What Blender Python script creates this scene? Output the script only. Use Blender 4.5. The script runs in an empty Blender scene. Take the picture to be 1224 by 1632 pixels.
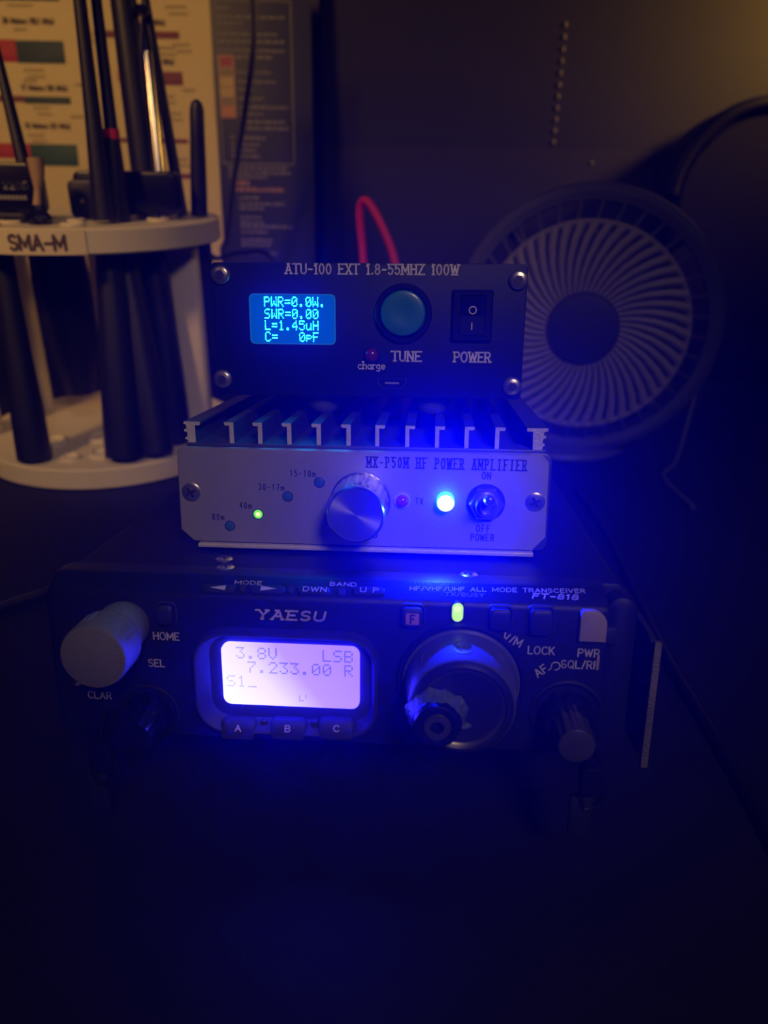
import bpy, bmesh, math, random
from mathutils import Vector, Matrix
random.seed(7)
SC = bpy.context.scene
COL = SC.collection

# ------------------------------------------------------------------ camera
CAM_H = 0.1545
cam_data = bpy.data.cameras.new('camera')
cam = bpy.data.objects.new('camera', cam_data)
COL.objects.link(cam)
PITCH, ROLL = math.radians(26.0), math.radians(-1.0)
cr, sr = math.cos(ROLL), math.sin(ROLL)
right0, up0, fwd0 = Vector((1, 0, 0)), Vector((0, math.sin(PITCH), math.cos(PITCH))), Vector((0, math.cos(PITCH), -math.sin(PITCH)))
right = right0 * cr - up0 * sr
up = right0 * sr + up0 * cr
cam.matrix_world = Matrix((
    (right.x, up.x, -fwd0.x, 0), (right.y, up.y, -fwd0.y, 0), (right.z, up.z, -fwd0.z, CAM_H), (0, 0, 0, 1)))
cam_data.sensor_fit = 'VERTICAL'
cam_data.sensor_height = 36.0
cam_data.lens = 36.0 * 1180.0 / 1632.0
cam_data.clip_start = 0.005
cam_data.clip_end = 20
cam_data.dof.use_dof = True
cam_data.dof.focus_distance = 0.182
cam_data.dof.aperture_fstop = 12.5
SC.camera = cam

# ------------------------------------------------------------------ view, world (dark room, blue-scattering haze added to stand in for lens bloom)
vs = SC.view_settings
SC.display_settings.display_device = 'sRGB'
vs.view_transform = 'Standard'
vs.look = 'None'
vs.exposure = 0.0
vs.gamma = 1.0
vs.use_curve_mapping = False
world = bpy.data.worlds.new('room_bloom_haze')
SC.world = world
world.use_nodes = True
wn = world.node_tree.nodes
wn.clear()
wo = wn.new('ShaderNodeOutputWorld')
wb = wn.new('ShaderNodeBackground')
wb.inputs['Color'].default_value = (1.0, 0.92, 0.85, 1)
wb.inputs['Strength'].default_value = 0.004
wv = wn.new('ShaderNodeVolumeScatter')
wv.inputs['Color'].default_value = (0.010, 0.025, 1.0, 1)
wv.inputs['Density'].default_value = 0.34
wv.inputs['Anisotropy'].default_value = 0.87
world.node_tree.links.new(wb.outputs[0], wo.inputs['Surface'])
world.node_tree.links.new(wv.outputs[0], wo.inputs['Volume'])

# ------------------------------------------------------------------ lamps of the room (warm lamps behind and above)
def lamp(name, kind, loc, power, color, target=None, size=0.1, parent=None, spot=None, blend=0.5):
    d = bpy.data.lights.new(name, kind)
    d.energy = power
    d.color = color
    if kind == 'AREA':
        d.size = size
    else:
        d.shadow_soft_size = size
    if kind == 'SPOT':
        d.spot_size = math.radians(spot); d.spot_blend = blend
    o = bpy.data.objects.new(name, d)
    COL.objects.link(o)
    o.location = loc
    if target is not None:
        o.rotation_euler = (Vector(target) - Vector(loc)).to_track_quat('-Z', 'Y').to_euler()
    return o
WARM = (1.0, 0.60, 0.30)
KEY_POWER, LEFT_POWER, WALL_POWER = 7.0, 11.5, 3.6
LED_POWER = 1.25
lamp('room_lamp', 'SPOT', (0.20, -0.45, 0.66), KEY_POWER, (1.0, 0.68, 0.56), (0.0, 0.15, 0.085), 0.09, spot=34, blend=1.0)
lamp('left_lamp', 'SPOT', (-0.45, -0.25, 0.62), LEFT_POWER, (1.0, 0.53, 0.20), (-0.22, 0.48, 0.18), 0.06, spot=44, blend=1.0)
lamp('wall_lamp', 'SPOT', (0.41, 0.52, 0.30), WALL_POWER, (1.0, 0.52, 0.10), (0.275, 0.60, 0.24), 0.03, spot=95, blend=1.0)

# ------------------------------------------------------------------ materials
def mat(name, color, rough=0.5, metal=0.0, bump=None, var=0.0, spec=0.5, emit=None, emit_s=0.0, aniso=None, alpha=None, trans=0.0, coat=0.0):
    m = bpy.data.materials.new(name)
    m.use_nodes = True
    nt = m.node_tree
    b = nt.nodes['Principled BSDF']
    b.inputs['Base Color'].default_value = (*color, 1)
    b.inputs['Roughness'].default_value = rough
    b.inputs['Metallic'].default_value = metal
    b.inputs['Specular IOR Level'].default_value = spec
    b.inputs['Coat Weight'].default_value = coat
    if trans: b.inputs['Transmission Weight'].default_value = trans
    tc = nt.nodes.new('ShaderNodeTexCoord')
    if var:
        n = nt.nodes.new('ShaderNodeTexNoise'); n.inputs['Scale'].default_value = 90; n.inputs['Detail'].default_value = 4
        nt.links.new(tc.outputs['Object'], n.inputs['Vector'])
        mx = nt.nodes.new('ShaderNodeMix'); mx.data_type = 'RGBA'
        mx.inputs[6].default_value = (*[c * (1 - var) for c in color], 1)
        mx.inputs[7].default_value = (*[min(1, c * (1 + var)) for c in color], 1)
        nt.links.new(n.outputs['Fac'], mx.inputs[0])
        nt.links.new(mx.outputs[2], b.inputs['Base Color'])
    if bump:
        n2 = nt.nodes.new('ShaderNodeTexNoise'); n2.inputs['Scale'].default_value = bump[0]; n2.inputs['Detail'].default_value = 2
        nt.links.new(tc.outputs['Object'], n2.inputs['Vector'])
        bp = nt.nodes.new('ShaderNodeBump'); bp.inputs['Strength'].default_value = bump[1]; bp.inputs['Distance'].default_value = bump[2]
        nt.links.new(n2.outputs['Fac'], bp.inputs['Height'])
        nt.links.new(bp.outputs['Normal'], b.inputs['Normal'])
    if aniso:
        b.inputs['Anisotropic'].default_value = aniso
        tg = nt.nodes.new('ShaderNodeTangent'); tg.direction_type = 'RADIAL'; tg.axis = 'Y'
        nt.links.new(tg.outputs[0], b.inputs['Tangent'])
    if emit:
        b.inputs['Emission Color'].default_value = (*emit, 1)
        b.inputs['Emission Strength'].default_value = emit_s
    return m
M = dict(
    desk=mat('desk_black', (0.008, 0.008, 0.008), 0.6, bump=(900, .2, .0003), var=.2, spec=.2),
    wall=mat('wall_paint', (0.20, 0.17, 0.13), 0.9, bump=(120, .2, .001), var=.15),
    floor=mat('floor_dark', (0.05, 0.045, 0.04), 0.8, var=.2),
    backpanel=mat('black_board', (0.013, 0.0125, 0.0115), 0.75, var=.2),
    vent=mat('vent_pale', (0.30, 0.28, 0.26), 0.6, var=.2),
    radio=mat('radio_plastic', (0.010, 0.010, 0.012), 0.45, bump=(2600, .45, .00014), var=.15, spec=.35),
    radiotop=mat('radio_top_metal', (0.008, 0.008, 0.010), 0.5, bump=(2200, .15, .0001), var=.15, spec=.3),
    bezel=mat('bezel_plastic', (0.032, 0.028, 0.036), 0.55, bump=(3000, .2, .0001), spec=.25),
    rubber=mat('black_rubber', (0.018, 0.018, 0.020), 0.6, var=.15),
    key=mat('key_rubber', (0.018, 0.018, 0.022), 0.5, var=.1, spec=.35),
    keyF=mat('key_badge_pink', (0.42, 0.19, 0.18), 0.6, var=.05),
    pwr=mat('power_key_beige', (0.32, 0.26, 0.25), 0.6, var=.05),
    ink=mat('grey_print', (0.55, 0.53, 0.55), 0.6),
    inkdim=mat('dim_grey_print', (0.22, 0.22, 0.26), 0.6),
    inkw=mat('white_print', (0.85, 0.82, 0.80), 0.6),
    inklogo=mat('logo_print', (0.70, 0.60, 0.62), 0.5),
    inkb=mat('black_print', (0.02, 0.02, 0.06), 0.7),
    dial=mat('dial_black', (0.016, 0.016, 0.02), 0.36, bump=(3000, .2, .00008)),
    dialface=mat('dial_face', (0.015, 0.015, 0.018), 0.5),
    tape=mat('torn_glue', (0.09, 0.12, 0.20), 0.28, bump=(1500, .6, .0004), var=.5),
    alu=mat('bead_blasted_aluminium', (0.62, 0.60, 0.62), 0.46, .72, bump=(3600, .55, .00011), var=.12),
    aluraw=mat('cut_aluminium', (0.88, 0.84, 0.83), 0.45, .4, bump=(1500, .6, .0003), var=.25),
    spun=mat('spun_aluminium', (0.62, 0.61, 0.66), 0.30, .9, aniso=.85),
    knurl=mat('knob_side', (0.55, 0.55, 0.60), 0.25, .95),
    anod=mat('black_anodised', (0.040, 0.044, 0.050), 0.45, .1, bump=(1500, .2, .0001), var=.2, spec=.8),
    steel=mat('steel', (0.62, 0.58, 0.54), 0.28, .9, var=.1),
    steeldark=mat('steel_recess', (0.05, 0.045, 0.045), 0.5, .5),
    atu=mat('atu_black', (0.004, 0.004, 0.005), 0.5, 0, bump=(1900, .2, .0001), var=.15, spec=.25),
    ledoff=mat('led_clear_blue', (0.05, 0.16, 0.30), 0.25, var=.1, coat=.5),
    ledred=mat('led_red_off', (0.38, 0.04, 0.10), 0.2, coat=.6, var=.1),
    ledring=mat('led_collar', (0.55, 0.5, 0.55), 0.25),
    leddark=mat('led_dark_red', (0.13, 0.012, 0.03), 0.2, coat=.6),
    ledgreen=mat('led_green_lit', (0.3, .9, .1), 0.3, emit=(0.13, 0.75, 0.02), emit_s=1.0),
    ledgreenc=mat('led_green_core', (0.6, 1, .3), 0.3, emit=(0.80, 1.0, 0.35), emit_s=1.1),
    ledblue=mat('led_blue_rim', (0.2, .6, 1), 0.3, emit=(0.03, 0.55, 1.0), emit_s=1.6),
    ledbluec=mat('led_blue_core', (0.9, 1, 1), 0.3, emit=(0.85, 1.0, 1.0), emit_s=1.5),
    busy=mat('busy_lamp', (0.4, .9, .05), 0.3, emit=(0.46, 0.84, 0.0), emit_s=1.0),
    busyhot=mat('busy_lamp_core', (0.6, 1, .2), 0.3, emit=(0.75, 1.0, 0.03), emit_s=1.0),
    teal=mat('teal_button', (0.02, 0.20, 0.22), 0.35, var=.1, coat=.25),
    black=mat('gloss_black', (0.006, 0.006, 0.007), 0.3, var=.1, spec=.35),
    matblack=mat('matt_black', (0.009, 0.009, 0.010), 0.45, var=.2),
    white=mat('white_print_plastic', (0.80, 0.74, 0.66), 0.55, bump=(500, .15, .0003), var=.05),
    labelw=mat('label_tape', (0.86, 0.76, 0.62), 0.45),
    brown=mat('label_ink', (0.10, 0.06, 0.03), 0.6),
    wood=mat('amber_plug', (0.45, 0.30, 0.17), 0.5, var=.2),
    chrome=mat('chrome', (0.85, 0.80, 0.72), 0.16, 1.0),
    redrub=mat('red_ring', (0.65, 0.03, 0.03), 0.5),
    redcable=mat('red_insulation', (0.75, 0.02, 0.05), 0.45, var=.1),
    fan=mat('fan_grey_plastic', (0.30, 0.27, 0.26), 0.5, var=.08),
    fanhub=mat('fan_hub_plastic', (0.035, 0.035, 0.04), 0.5, var=.08),
    fanring=mat('fan_ring_plastic', (0.09, 0.09, 0.105), 0.5, var=.08),
    fanblade=mat('fan_blade_plastic', (0.09, 0.085, 0.085), 0.5, var=.08),
    flank=mat('dial_flank_lit', (0.075, 0.075, 0.08), 0.4),  # paler than the dial front: blue lamp light painted into the colour
    rim=mat('dial_bevel', (0.10, 0.095, 0.09), 0.32, .6),
    footgrey=mat('grey_rubber_foot', (0.10, 0.10, 0.11), 0.5, var=.1),
    edge=mat('worn_metal_edge', (0.15, 0.145, 0.135), 0.6, .3, bump=(1800, .8, .0004), var=.5),
    cap=mat('grey_cap_plastic', (0.135, 0.133, 0.133), 0.65, bump=(900, .2, .0002), var=.06),
    paper=mat('chart_paper', (0.78, 0.68, 0.50), 0.6, var=.04),
    navy=mat('chart_navy', (0.030, 0.034, 0.060), 0.5, var=.1),
    chartred=mat('chart_red', (0.50, 0.03, 0.045), 0.6, var=.05),
    chartmaroon=mat('chart_maroon', (0.22, 0.045, 0.05), 0.6, var=.05),
    chartteal=mat('chart_teal', (0.035, 0.075, 0.08), 0.6, var=.05),
    chartgreen=mat('chart_green', (0.03, 0.10, 0.07), 0.6, var=.05),
    chartink=mat('chart_ink', (0.12, 0.08, 0.05), 0.7),
    chartfaint=mat('chart_faint_ink', (0.42, 0.34, 0.22), 0.7),
    charttext=mat('chart_white_ink', (0.26, 0.26, 0.28), 0.7),
    chartgold=mat('chart_gold_ink', (0.42, 0.24, 0.15), 0.7),
    swred=mat('swatch_red', (0.42, 0.09, 0.06), 0.6), swolive=mat('swatch_olive', (0.30, 0.26, 0.13), 0.6),
    swyel=mat('swatch_yellow', (0.62, 0.50, 0.24), 0.6), swor=mat('swatch_orange', (0.62, 0.28, 0.14), 0.6),
    swfr=mat('swatch_frame', (0.45, 0.30, 0.26), 0.6),
    casem=mat('case_black', (0.010, 0.010, 0.0105), 0.6, var=.2),
    lcdtext=mat('lcd_segments', (0.2, .2, .3), 0.5, emit=(0.19, 0.14, 0.40), emit_s=1.0),
    oledtext=mat('oled_pixels', (0, 0, 0), 0.5, emit=(0.0010, 0.34, 1.0), emit_s=300.0),
)
def screen_material(name, stops, axis_len, x_left):
    """backlight: bright at the lamp end of the panel, weaker at the other end"""
    m = bpy.data.materials.new(name); m.use_nodes = True
    nt = m.node_tree; b = nt.nodes['Principled BSDF']
    b.inputs['Base Color'].default_value = (0.05, 0.05, 0.06, 1); b.inputs['Roughness'].default_value = 0.3
    tc = nt.nodes.new('ShaderNodeTexCoord'); sx = nt.nodes.new('ShaderNodeSeparateXYZ')
    nt.links.new(tc.outputs['Object'], sx.inputs[0])
    mz = nt.nodes.new('ShaderNodeMath'); mz.operation = 'MULTIPLY_ADD'
    mz.inputs[1].default_value = 0.75
    nt.links.new(sx.outputs['Z'], mz.inputs[0]); nt.links.new(sx.outputs['X'], mz.inputs[2])
    mr = nt.nodes.new('ShaderNodeMapRange')
    mr.inputs['From Min'].default_value = x_left; mr.inputs['From Max'].default_value = x_left + axis_len
    nt.links.new(mz.outputs[0], mr.inputs['Value'])
    rp = nt.nodes.new('ShaderNodeValToRGB')
    el = rp.color_ramp.elements
    el[0].position, el[0].color = stops[0][0], (*stops[0][1], 1)
    el[1].position, el[1].color = stops[-1][0], (*stops[-1][1], 1)
    for p, c in stops[1:-1]:
        e = el.new(p); e.color = (*c, 1)
    nt.links.new(mr.outputs[0], rp.inputs[0])
    nt.links.new(rp.outputs[0], b.inputs['Emission Color'])
    b.inputs['Emission Strength'].default_value = 1.0
    return m
M['lcd'] = screen_material('lcd_backlight', [(0.0, (1.12, 1.0, 34)), (0.30, (0.92, 0.78, 30)), (0.58, (0.52, 0.32, 26)), (1.0, (0.44, 0.24, 24))], 0.034, -0.017)
M['lcdtext'] = screen_material('lcd_segments_lit', [(0.0, (0.80, 0.76, 1.0)), (0.30, (0.50, 0.44, 0.75)), (0.55, (0.20, 0.14, 0.42)), (1.0, (0.17, 0.12, 0.38))], 0.034, -0.017)
M['oled'] = mat('oled_glass_bloom', (0.004, 0.006, 0.012), 0.15, emit=(0.0, 0.075, 0.42), emit_s=0.8)  # blue emission paints the bloom of the lit characters onto the glass
M['oledrim'] = mat('oled_window_glow', (0.05, 0.12, 0.2), 0.2, emit=(0.0, 0.18, 0.6), emit_s=0.35)  # window edge glows along with the bloom, though it is no lamp

# ------------------------------------------------------------------ stack frame: the pile of units is tipped back by the radio's stand
SO = Vector((-9.3, 138.9, 64.9))
SR = Matrix(((0.997999, 0.062717, -0.008076), (-0.060342, 0.982738, 0.174884), (0.018905, -0.174047, 0.984556)))
SEUL = SR.to_euler()
ORG, FRAME = {}, {}
def tag(o, label=None, cat=None, group=None, kind=None):
    if label: o['label'] = label
    if cat: o['category'] = cat
    if group: o['group'] = group
    if kind: o['kind'] = kind
    return o
def thing(name, base, label, cat, group=None, stack=False):
    o = bpy.data.objects.new(name, None); COL.objects.link(o)
    o.empty_display_size = 0.01
    b = Vector(base)
    place(o, b, stack)
    return tag(o, label, cat, group)
def place(o, b, stack):
    if stack:
        o.location = (SO + SR @ b) * .001; o.rotation_euler = SEUL
    else:
        o.location = b * .001
    ORG[o.name] = b; FRAME[o.name] = stack

# ------------------------------------------------------------------ mesh helpers (millimetres)
def perp(a):
    a = Vector(a).normalized()
    t = Vector((0, 0, 1)) if abs(a.z) < .9 else Vector((1, 0, 0))
    u = t.cross(a).normalized(); v = a.cross(u).normalized()
    return a, u, v
class MB:
    def __init__(s): s.v, s.f, s.m = [], [], []
    def add(s, verts, faces, mi=0):
        o = len(s.v); s.v += [Vector(p) for p in verts]
        s.f += [[i + o for i in f] for f in faces]; s.m += [mi] * len(faces); return s
    def loft(s, loops, cap0=True, cap1=True, mi=0, mi1=None, closed=True):
        n = len(loops[0]); vs_ = [p for l in loops for p in l]; fs = []
        for k in range(len(loops) - 1):
            for i in range(n if closed else n - 1):
                j = (i + 1) % n
                fs.append([k * n + i, k * n + j, (k + 1) * n + j, (k + 1) * n + i])
        s.add(vs_, fs, mi)
        if cap0: s.add(loops[0], [list(range(n))[::-1]], mi)
        if cap1: s.add(loops[-1], [list(range(n))], mi if mi1 is None else mi1)
        return s
    def lathe(s, prof, c, axis, n=40, mi=0, cap=True):
        a, u, v = perp(axis); c = Vector(c); loops = []
        for r, t in prof:
            loops.append([c + a * t + (u * math.cos(2 * math.pi * i / n) + v * math.sin(2 * math.pi * i / n)) * max(r, 1e-4) for i in range(n)])
        return s.loft(loops, cap, cap, mi)
    def tube(s, pts, r, n=10, mi=0):
        pts = [Vector(p) for p in pts]; loops = []
        rr = r if isinstance(r, (list, tuple)) else [r] * len(pts)
        d0 = (pts[1] - pts[0]).normalized(); _, u, v = perp(d0)
        for i, p in enumerate(pts):
            d = (pts[min(i + 1, len(pts) - 1)] - pts[max(i - 1, 0)]).normalized()
            u = (u - d * u.dot(d)).normalized(); v = d.cross(u)
            loops.append([p + (u * math.cos(2 * math.pi * k / n) + v * math.sin(2 * math.pi * k / n)) * rr[i] for k in range(n)])
        return s.loft(loops, True, True, mi)
    def rbox(s, x0, x1, y0, y1, z0, z1, r=1.0, e=.4, axis='y', mi=0, n=4, mi1=None):
        """rounded box: corner radius r seen along axis, edge bevel e at both ends"""
        def lp(ins, t):
            if axis == 'y': return [(p[0], t, p[1]) for p in rrect(x0 + ins, x1 - ins, z0 + ins, z1 - ins, max(r - ins, .01), n)]
            if axis == 'z': return [(p[0], p[1], t) for p in rrect(x0 + ins, x1 - ins, y0 + ins, y1 - ins, max(r - ins, .01), n)]
            return [(t, p[0], p[1]) for p in rrect(y0 + ins, y1 - ins, z0 + ins, z1 - ins, max(r - ins, .01), n)]
        a, b = dict(y=(y0, y1), z=(z0, z1), x=(x0, x1))[axis]
        return s.loft([lp(e, a), lp(e * .3, a + e * .3), lp(0, a + e), lp(0, b - e), lp(e * .3, b - e * .3), lp(e, b)], True, True, mi, mi1)
    def prism(s, poly, y0, y1, mi=0, mi_front=None, e=0):
        """outline in x,z extruded along y"""
        a = [(p[0], y0, p[1]) for p in poly]; b = [(p[0], y1, p[1]) for p in poly]
        s.loft([a, b], False, True, mi); s.add(a, [list(range(len(a)))[::-1]], mi if mi_front is None else mi_front); return s
    def text(s, txt, p0, u, v, h, t, sx=1.0, gap=.28, serif=False, slant=0.0, align='l', mono=0, mi=0):
        u, v, p0 = Vector(u).normalized(), Vector(v).normalized(), Vector(p0)
        x = 0.0; strokes = []
        for ch in txt:
            w, st = GL.get(ch, (.5, []))
            if mono:
                ox = x + (mono - w * sx) / 2; adv = mono
            else:
                ox = x; adv = (w + gap) * sx
            for pl in st:
                strokes.append([(ox + q[0] * sx + slant * q[1], q[1]) for q in pl])
                if serif and len(pl) < 7 and ch not in '-./':
                    for q in (pl[0], pl[-1]):
                        if q[1] < .02 or q[1] > .98:
                            strokes.append([(ox + q[0] * sx - .12, q[1]), (ox + q[0] * sx + .12, q[1])])
            x += adv
        tot = x - (0 if mono else gap * sx)
        off = dict(l=0, c=-tot / 2, r=-tot)[align]
        for pl in strokes:
            for a, b in zip(pl[:-1], pl[1:]):
                A = Vector((a[0], a[1])) * h; B = Vector((b[0], b[1])) * h
                d = B - A
                if d.length < 1e-6: continue
                d.normalize(); nn = Vector((-d.y, d.x)) * t / 2; A = A - d * t * .4; B = B + d * t * .4
                q = [A + nn, A - nn, B - nn, B + nn]
                s.add([p0 + u * (k.x + off * h) + v * k.y for k in q], [[3, 2, 1, 0]], mi)
        return s
    def bitmap(s, txt, p0, pw, ph, y, mi=0, fat=0.0, cell=6):
        """5x7 dot characters, p0 = (x, z) of the top left corner"""
        for ci, ch in enumerate(txt):
            rows = BM.get(ch)
            if not rows: continue
            for r, bits in enumerate(rows):
                c = 0
                while c < 5:
                    if bits[c] == '1':
                        c2 = c
                        while c2 < 5 and bits[c2] == '1': c2 += 1
                        xa = p0[0] + (ci * cell + c) * pw - fat; xb = p0[0] + (ci * cell + c2) * pw - .06 * pw + fat
                        za = p0[1] - r * ph + fat; zb = p0[1] - (r + .92) * ph - fat
                        s.add([(xa, y, za), (xb, y, za), (xb, y, zb), (xa, y, zb)], [[3, 2, 1, 0]], mi)
                        c = c2
                    else: c += 1
        return s
    def build(s, name, m, parent=None, org=None, stack=False, smooth=35):
        me = bpy.data.meshes.new(name)
        if parent is not None:
            po = ORG[parent.name]; og = po if org is None else Vector(org)
        else:
            po = None; og = Vector(org if org is not None else (0, 0, 0))
        me.from_pydata([((p - og) * .001)[:] for p in s.v], [], s.f)
        for mm in (m if isinstance(m, (list, tuple)) else [m]): me.materials.append(mm)
        for p, i in zip(me.polygons, s.m): p.material_index = i
        bm = bmesh.new(); bm.from_mesh(me)
        bmesh.ops.remove_doubles(bm, verts=bm.verts, dist=2e-7)
        bmesh.ops.recalc_face_normals(bm, faces=bm.faces)
        bm.to_mesh(me); bm.free()
        if smooth:
            me.shade_smooth(); me.set_sharp_from_angle(angle=math.radians(smooth))
        o = bpy.data.objects.new(name, me); COL.objects.link(o)
        if parent is not None:
            o.parent = parent; o.location = (og - po) * .001
            ORG[o.name] = og; FRAME[o.name] = FRAME[parent.name]
        else:
            place(o, og, stack)
        return o
def rrect(x0, x1, z0, z1, r, n=4):
    r = min(r, (x1 - x0) / 2 - 1e-4, (z1 - z0) / 2 - 1e-4); out = []
    for cx, cz, a0 in ((x1 - r, z1 - r, 0), (x0 + r, z1 - r, 90), (x0 + r, z0 + r, 180), (x1 - r, z0 + r, 270)):
        for i in range(n + 1):
            a = math.radians(a0 + 90 * i / n); out.append((cx + r * math.cos(a), cz + r * math.sin(a)))
    return out
def bez(pts, n=12):
    """smooth curve through points (Catmull-Rom)"""
    P = [Vector(p) for p in pts]; P = [P[0] * 2 - P[1]] + P + [P[-1] * 2 - P[-2]]; out = []
    for i in range(1, len(P) - 2):
        a, b, c, d = P[i - 1:i + 3]
        for k in range(n):
            t = k / n
            out.append(.5 * ((2 * b) + (c - a) * t + (2 * a - 5 * b + 4 * c - d) * t * t + (3 * b - a - 3 * c + d) * t ** 3))
    out.append(P[-2]); return out
def arc(cx, cy, rx, ry, a0, a1, n=9):
    return [(cx + rx * math.cos(math.radians(a0 + (a1 - a0) * i / n)), cy + ry * math.sin(math.radians(a0 + (a1 - a0) * i / n))) for i in range(n + 1)]
GL = {
 'A': (.72, [[(0, 0), (.36, 1)], [(.36, 1), (.72, 0)], [(.14, .35), (.58, .35)]]),
 'B': (.62, [[(0, 0), (0, 1)], [(0, 1), (.36, 1)] + arc(.36, .76, .22, .24, 80, -90, 6) + [(0, .52)], [(0, .52), (.36, .52)] + arc(.36, .26, .25, .26, 80, -90, 6) + [(0, 0)]]),
 'C': (.68, [arc(.38, .5, .38, .5, 45, 315, 14)]),
 'D': (.68, [[(0, 0), (0, 1)], [(0, 1), (.3, 1)] + arc(.3, .5, .38, .5, 80, -90, 9) + [(0, 0)]]),
 'E': (.58, [[(0, 0), (0, 1)], [(0, 1), (.58, 1)], [(0, .52), (.46, .52)], [(0, 0), (.58, 0)]]),
 'F': (.56, [[(0, 0), (0, 1)], [(0, 1), (.56, 1)], [(0, .52), (.44, .52)]]),
 'G': (.7, [arc(.38, .5, .38, .5, 45, 330, 14) + [(.7, .45), (.42, .45)]]),
 'H': (.66, [[(0, 0), (0, 1)], [(.66, 0), (.66, 1)], [(0, .52), (.66, .52)]]),
 'I': (.1, [[(.05, 0), (.05, 1)]]),
 'J': (.5, [[(.5, 1), (.5, .25)] + arc(.25, .25, .25, .25, 0, -180, 7)]),
 'K': (.64, [[(0, 0), (0, 1)], [(.6, 1), (.04, .42)], [(.2, .58), (.64, 0)]]),
 'L': (.54, [[(0, 1), (0, 0)], [(0, 0), (.54, 0)]]),
 'M': (.84, [[(0, 0), (0, 1)], [(0, 1), (.42, .25)], [(.42, .25), (.84, 1)], [(.84, 1), (.84, 0)]]),
 'N': (.68, [[(0, 0), (0, 1)], [(0, 1), (.68, 0)], [(.68, 0), (.68, 1)]]),
 'O': (.74, [arc(.37, .5, .37, .5, 0, 360, 18)]),
 'P': (.6, [[(0, 0), (0, 1)], [(0, 1), (.34, 1)] + arc(.34, .74, .26, .26, 80, -90, 6) + [(0, .48)]]),
 'Q': (.74, [arc(.37, .5, .37, .5, 0, 360, 18), [(.45, .25), (.74, -.05)]]),
 'R': (.64, [[(0, 0), (0, 1)], [(0, 1), (.34, 1)] + arc(.34, .74, .26, .26, 80, -90, 6) + [(0, .48)], [(.3, .48), (.64, 0)]]),
 'S': (.6, [arc(.3, .75, .28, .25, 35, 270, 9) + arc(.3, .25, .3, .25, 90, -145, 9)]),
 'T': (.64, [[(.32, 0), (.32, 1)], [(0, 1), (.64, 1)]]),
 'U': (.66, [[(0, 1), (0, .3)] + arc(.33, .3, .33, .3, 180, 360, 9) + [(.66, 1)]]),
 'V': (.68, [[(0, 1), (.34, 0)], [(.34, 0), (.68, 1)]]),
 'W': (.96, [[(0, 1), (.24, 0)], [(.24, 0), (.48, .9)], [(.48, .9), (.72, 0)], [(.72, 0), (.96, 1)]]),
 'X': (.66, [[(0, 0), (.66, 1)], [(0, 1), (.66, 0)]]),
 'Y': (.68, [[(0, 1), (.34, .48)], [(.68, 1), (.34, .48)], [(.34, .48), (.34, 0)]]),
 'Z': (.62, [[(0, 1), (.62, 1)], [(.62, 1), (0, 0)], [(0, 0), (.62, 0)]]),
 '0': (.58, [arc(.29, .5, .29, .5, 0, 360, 16)]),
 '1': (.3, [[(0, .8), (.18, 1)], [(.18, 1), (.18, 0)]]),
 '2': (.58, [arc(.29, .72, .27, .28, 165, -35, 9) + [(0, 0), (.58, 0)]]),
 '3': (.56, [arc(.26, .76, .26, .24, 150, -90, 8) + arc(.26, .27, .29, .27, 85, -150, 8)]),
 '4': (.6, [[(.44, 0), (.44, 1)], [(.44, 1), (0, .3)], [(0, .3), (.6, .3)]]),
 '5': (.56, [[(.5, 1), (.08, 1)], [(.08, 1), (.04, .55)] + arc(.27, .32, .29, .32, 120, -145, 9)]),
 '6': (.58, [arc(.29, .3, .28, .3, 0, 360, 12), [(.03, .38), (.2, .85), (.45, 1)]]),
 '7': (.56, [[(0, 1), (.56, 1)], [(.56, 1), (.2, 0)]]),
 '8': (.58, [arc(.29, .76, .24, .24, 0, 360, 12), arc(.29, .26, .29, .26, 0, 360, 12)]),
 '9': (.58, [arc(.29, .7, .28, .3, 0, 360, 12), [(.55, .62), (.38, .15), (.13, 0)]]),
 '-': (.46, [[(0, .45), (.46, .45)]]), '.': (.12, [[(.03, .0), (.09, .08)]]), '/': (.4, [[(0, -.05), (.4, 1.05)]]),
 '(': (.24, [arc(.4, .5, .4, .65, 120, 240, 6)]), ')': (.24, [arc(-.16, .5, .4, .65, 60, -60, 6)]), ' ': (.42, []),
 'a': (.5, [arc(.24, .3, .24, .3, 30, 330, 10), [(.48, .6), (.48, 0)]]),
 'c': (.48, [arc(.26, .3, .26, .3, 45, 315, 10)]),
 'e': (.5, [[(.02, .32), (.5, .32)] + arc(.26, .3, .25, .3, 0, 310, 11)]),
 'g': (.5, [arc(.24, .34, .24, .26, 0, 360, 10), [(.48, .6), (.48, -.1)] + arc(.24, -.1, .24, .2, 0, -150, 6)]),
 'h': (.5, [[(0, 0), (0, 1)], arc(.25, .35, .24, .25, 160, 0, 6) + [(.49, 0)]]),
 'm': (.74, [[(0, 0), (0, .6)], arc(.19, .38, .18, .22, 170, 0, 6) + [(.37, 0)], arc(.56, .38, .18, .22, 170, 0, 6) + [(.74, 0)]]),
 'r': (.34, [[(0, 0), (0, .6)], arc(.24, .34, .24, .26, 170, 60, 5)]),
 's': (.44, [arc(.22, .45, .2, .16, 35, 270, 7) + arc(.22, .15, .22, .15, 90, -145, 7)]),
 't': (.34, [[(.14, .95), (.14, .12), (.3, .0)], [(0, .62), (.34, .62)]]),
 'z': (.44, [[(0, .6), (.44, .6)], [(.44, .6), (0, 0)], [(0, 0), (.44, 0)]]),
}
def _b(s): return s.split()
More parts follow.
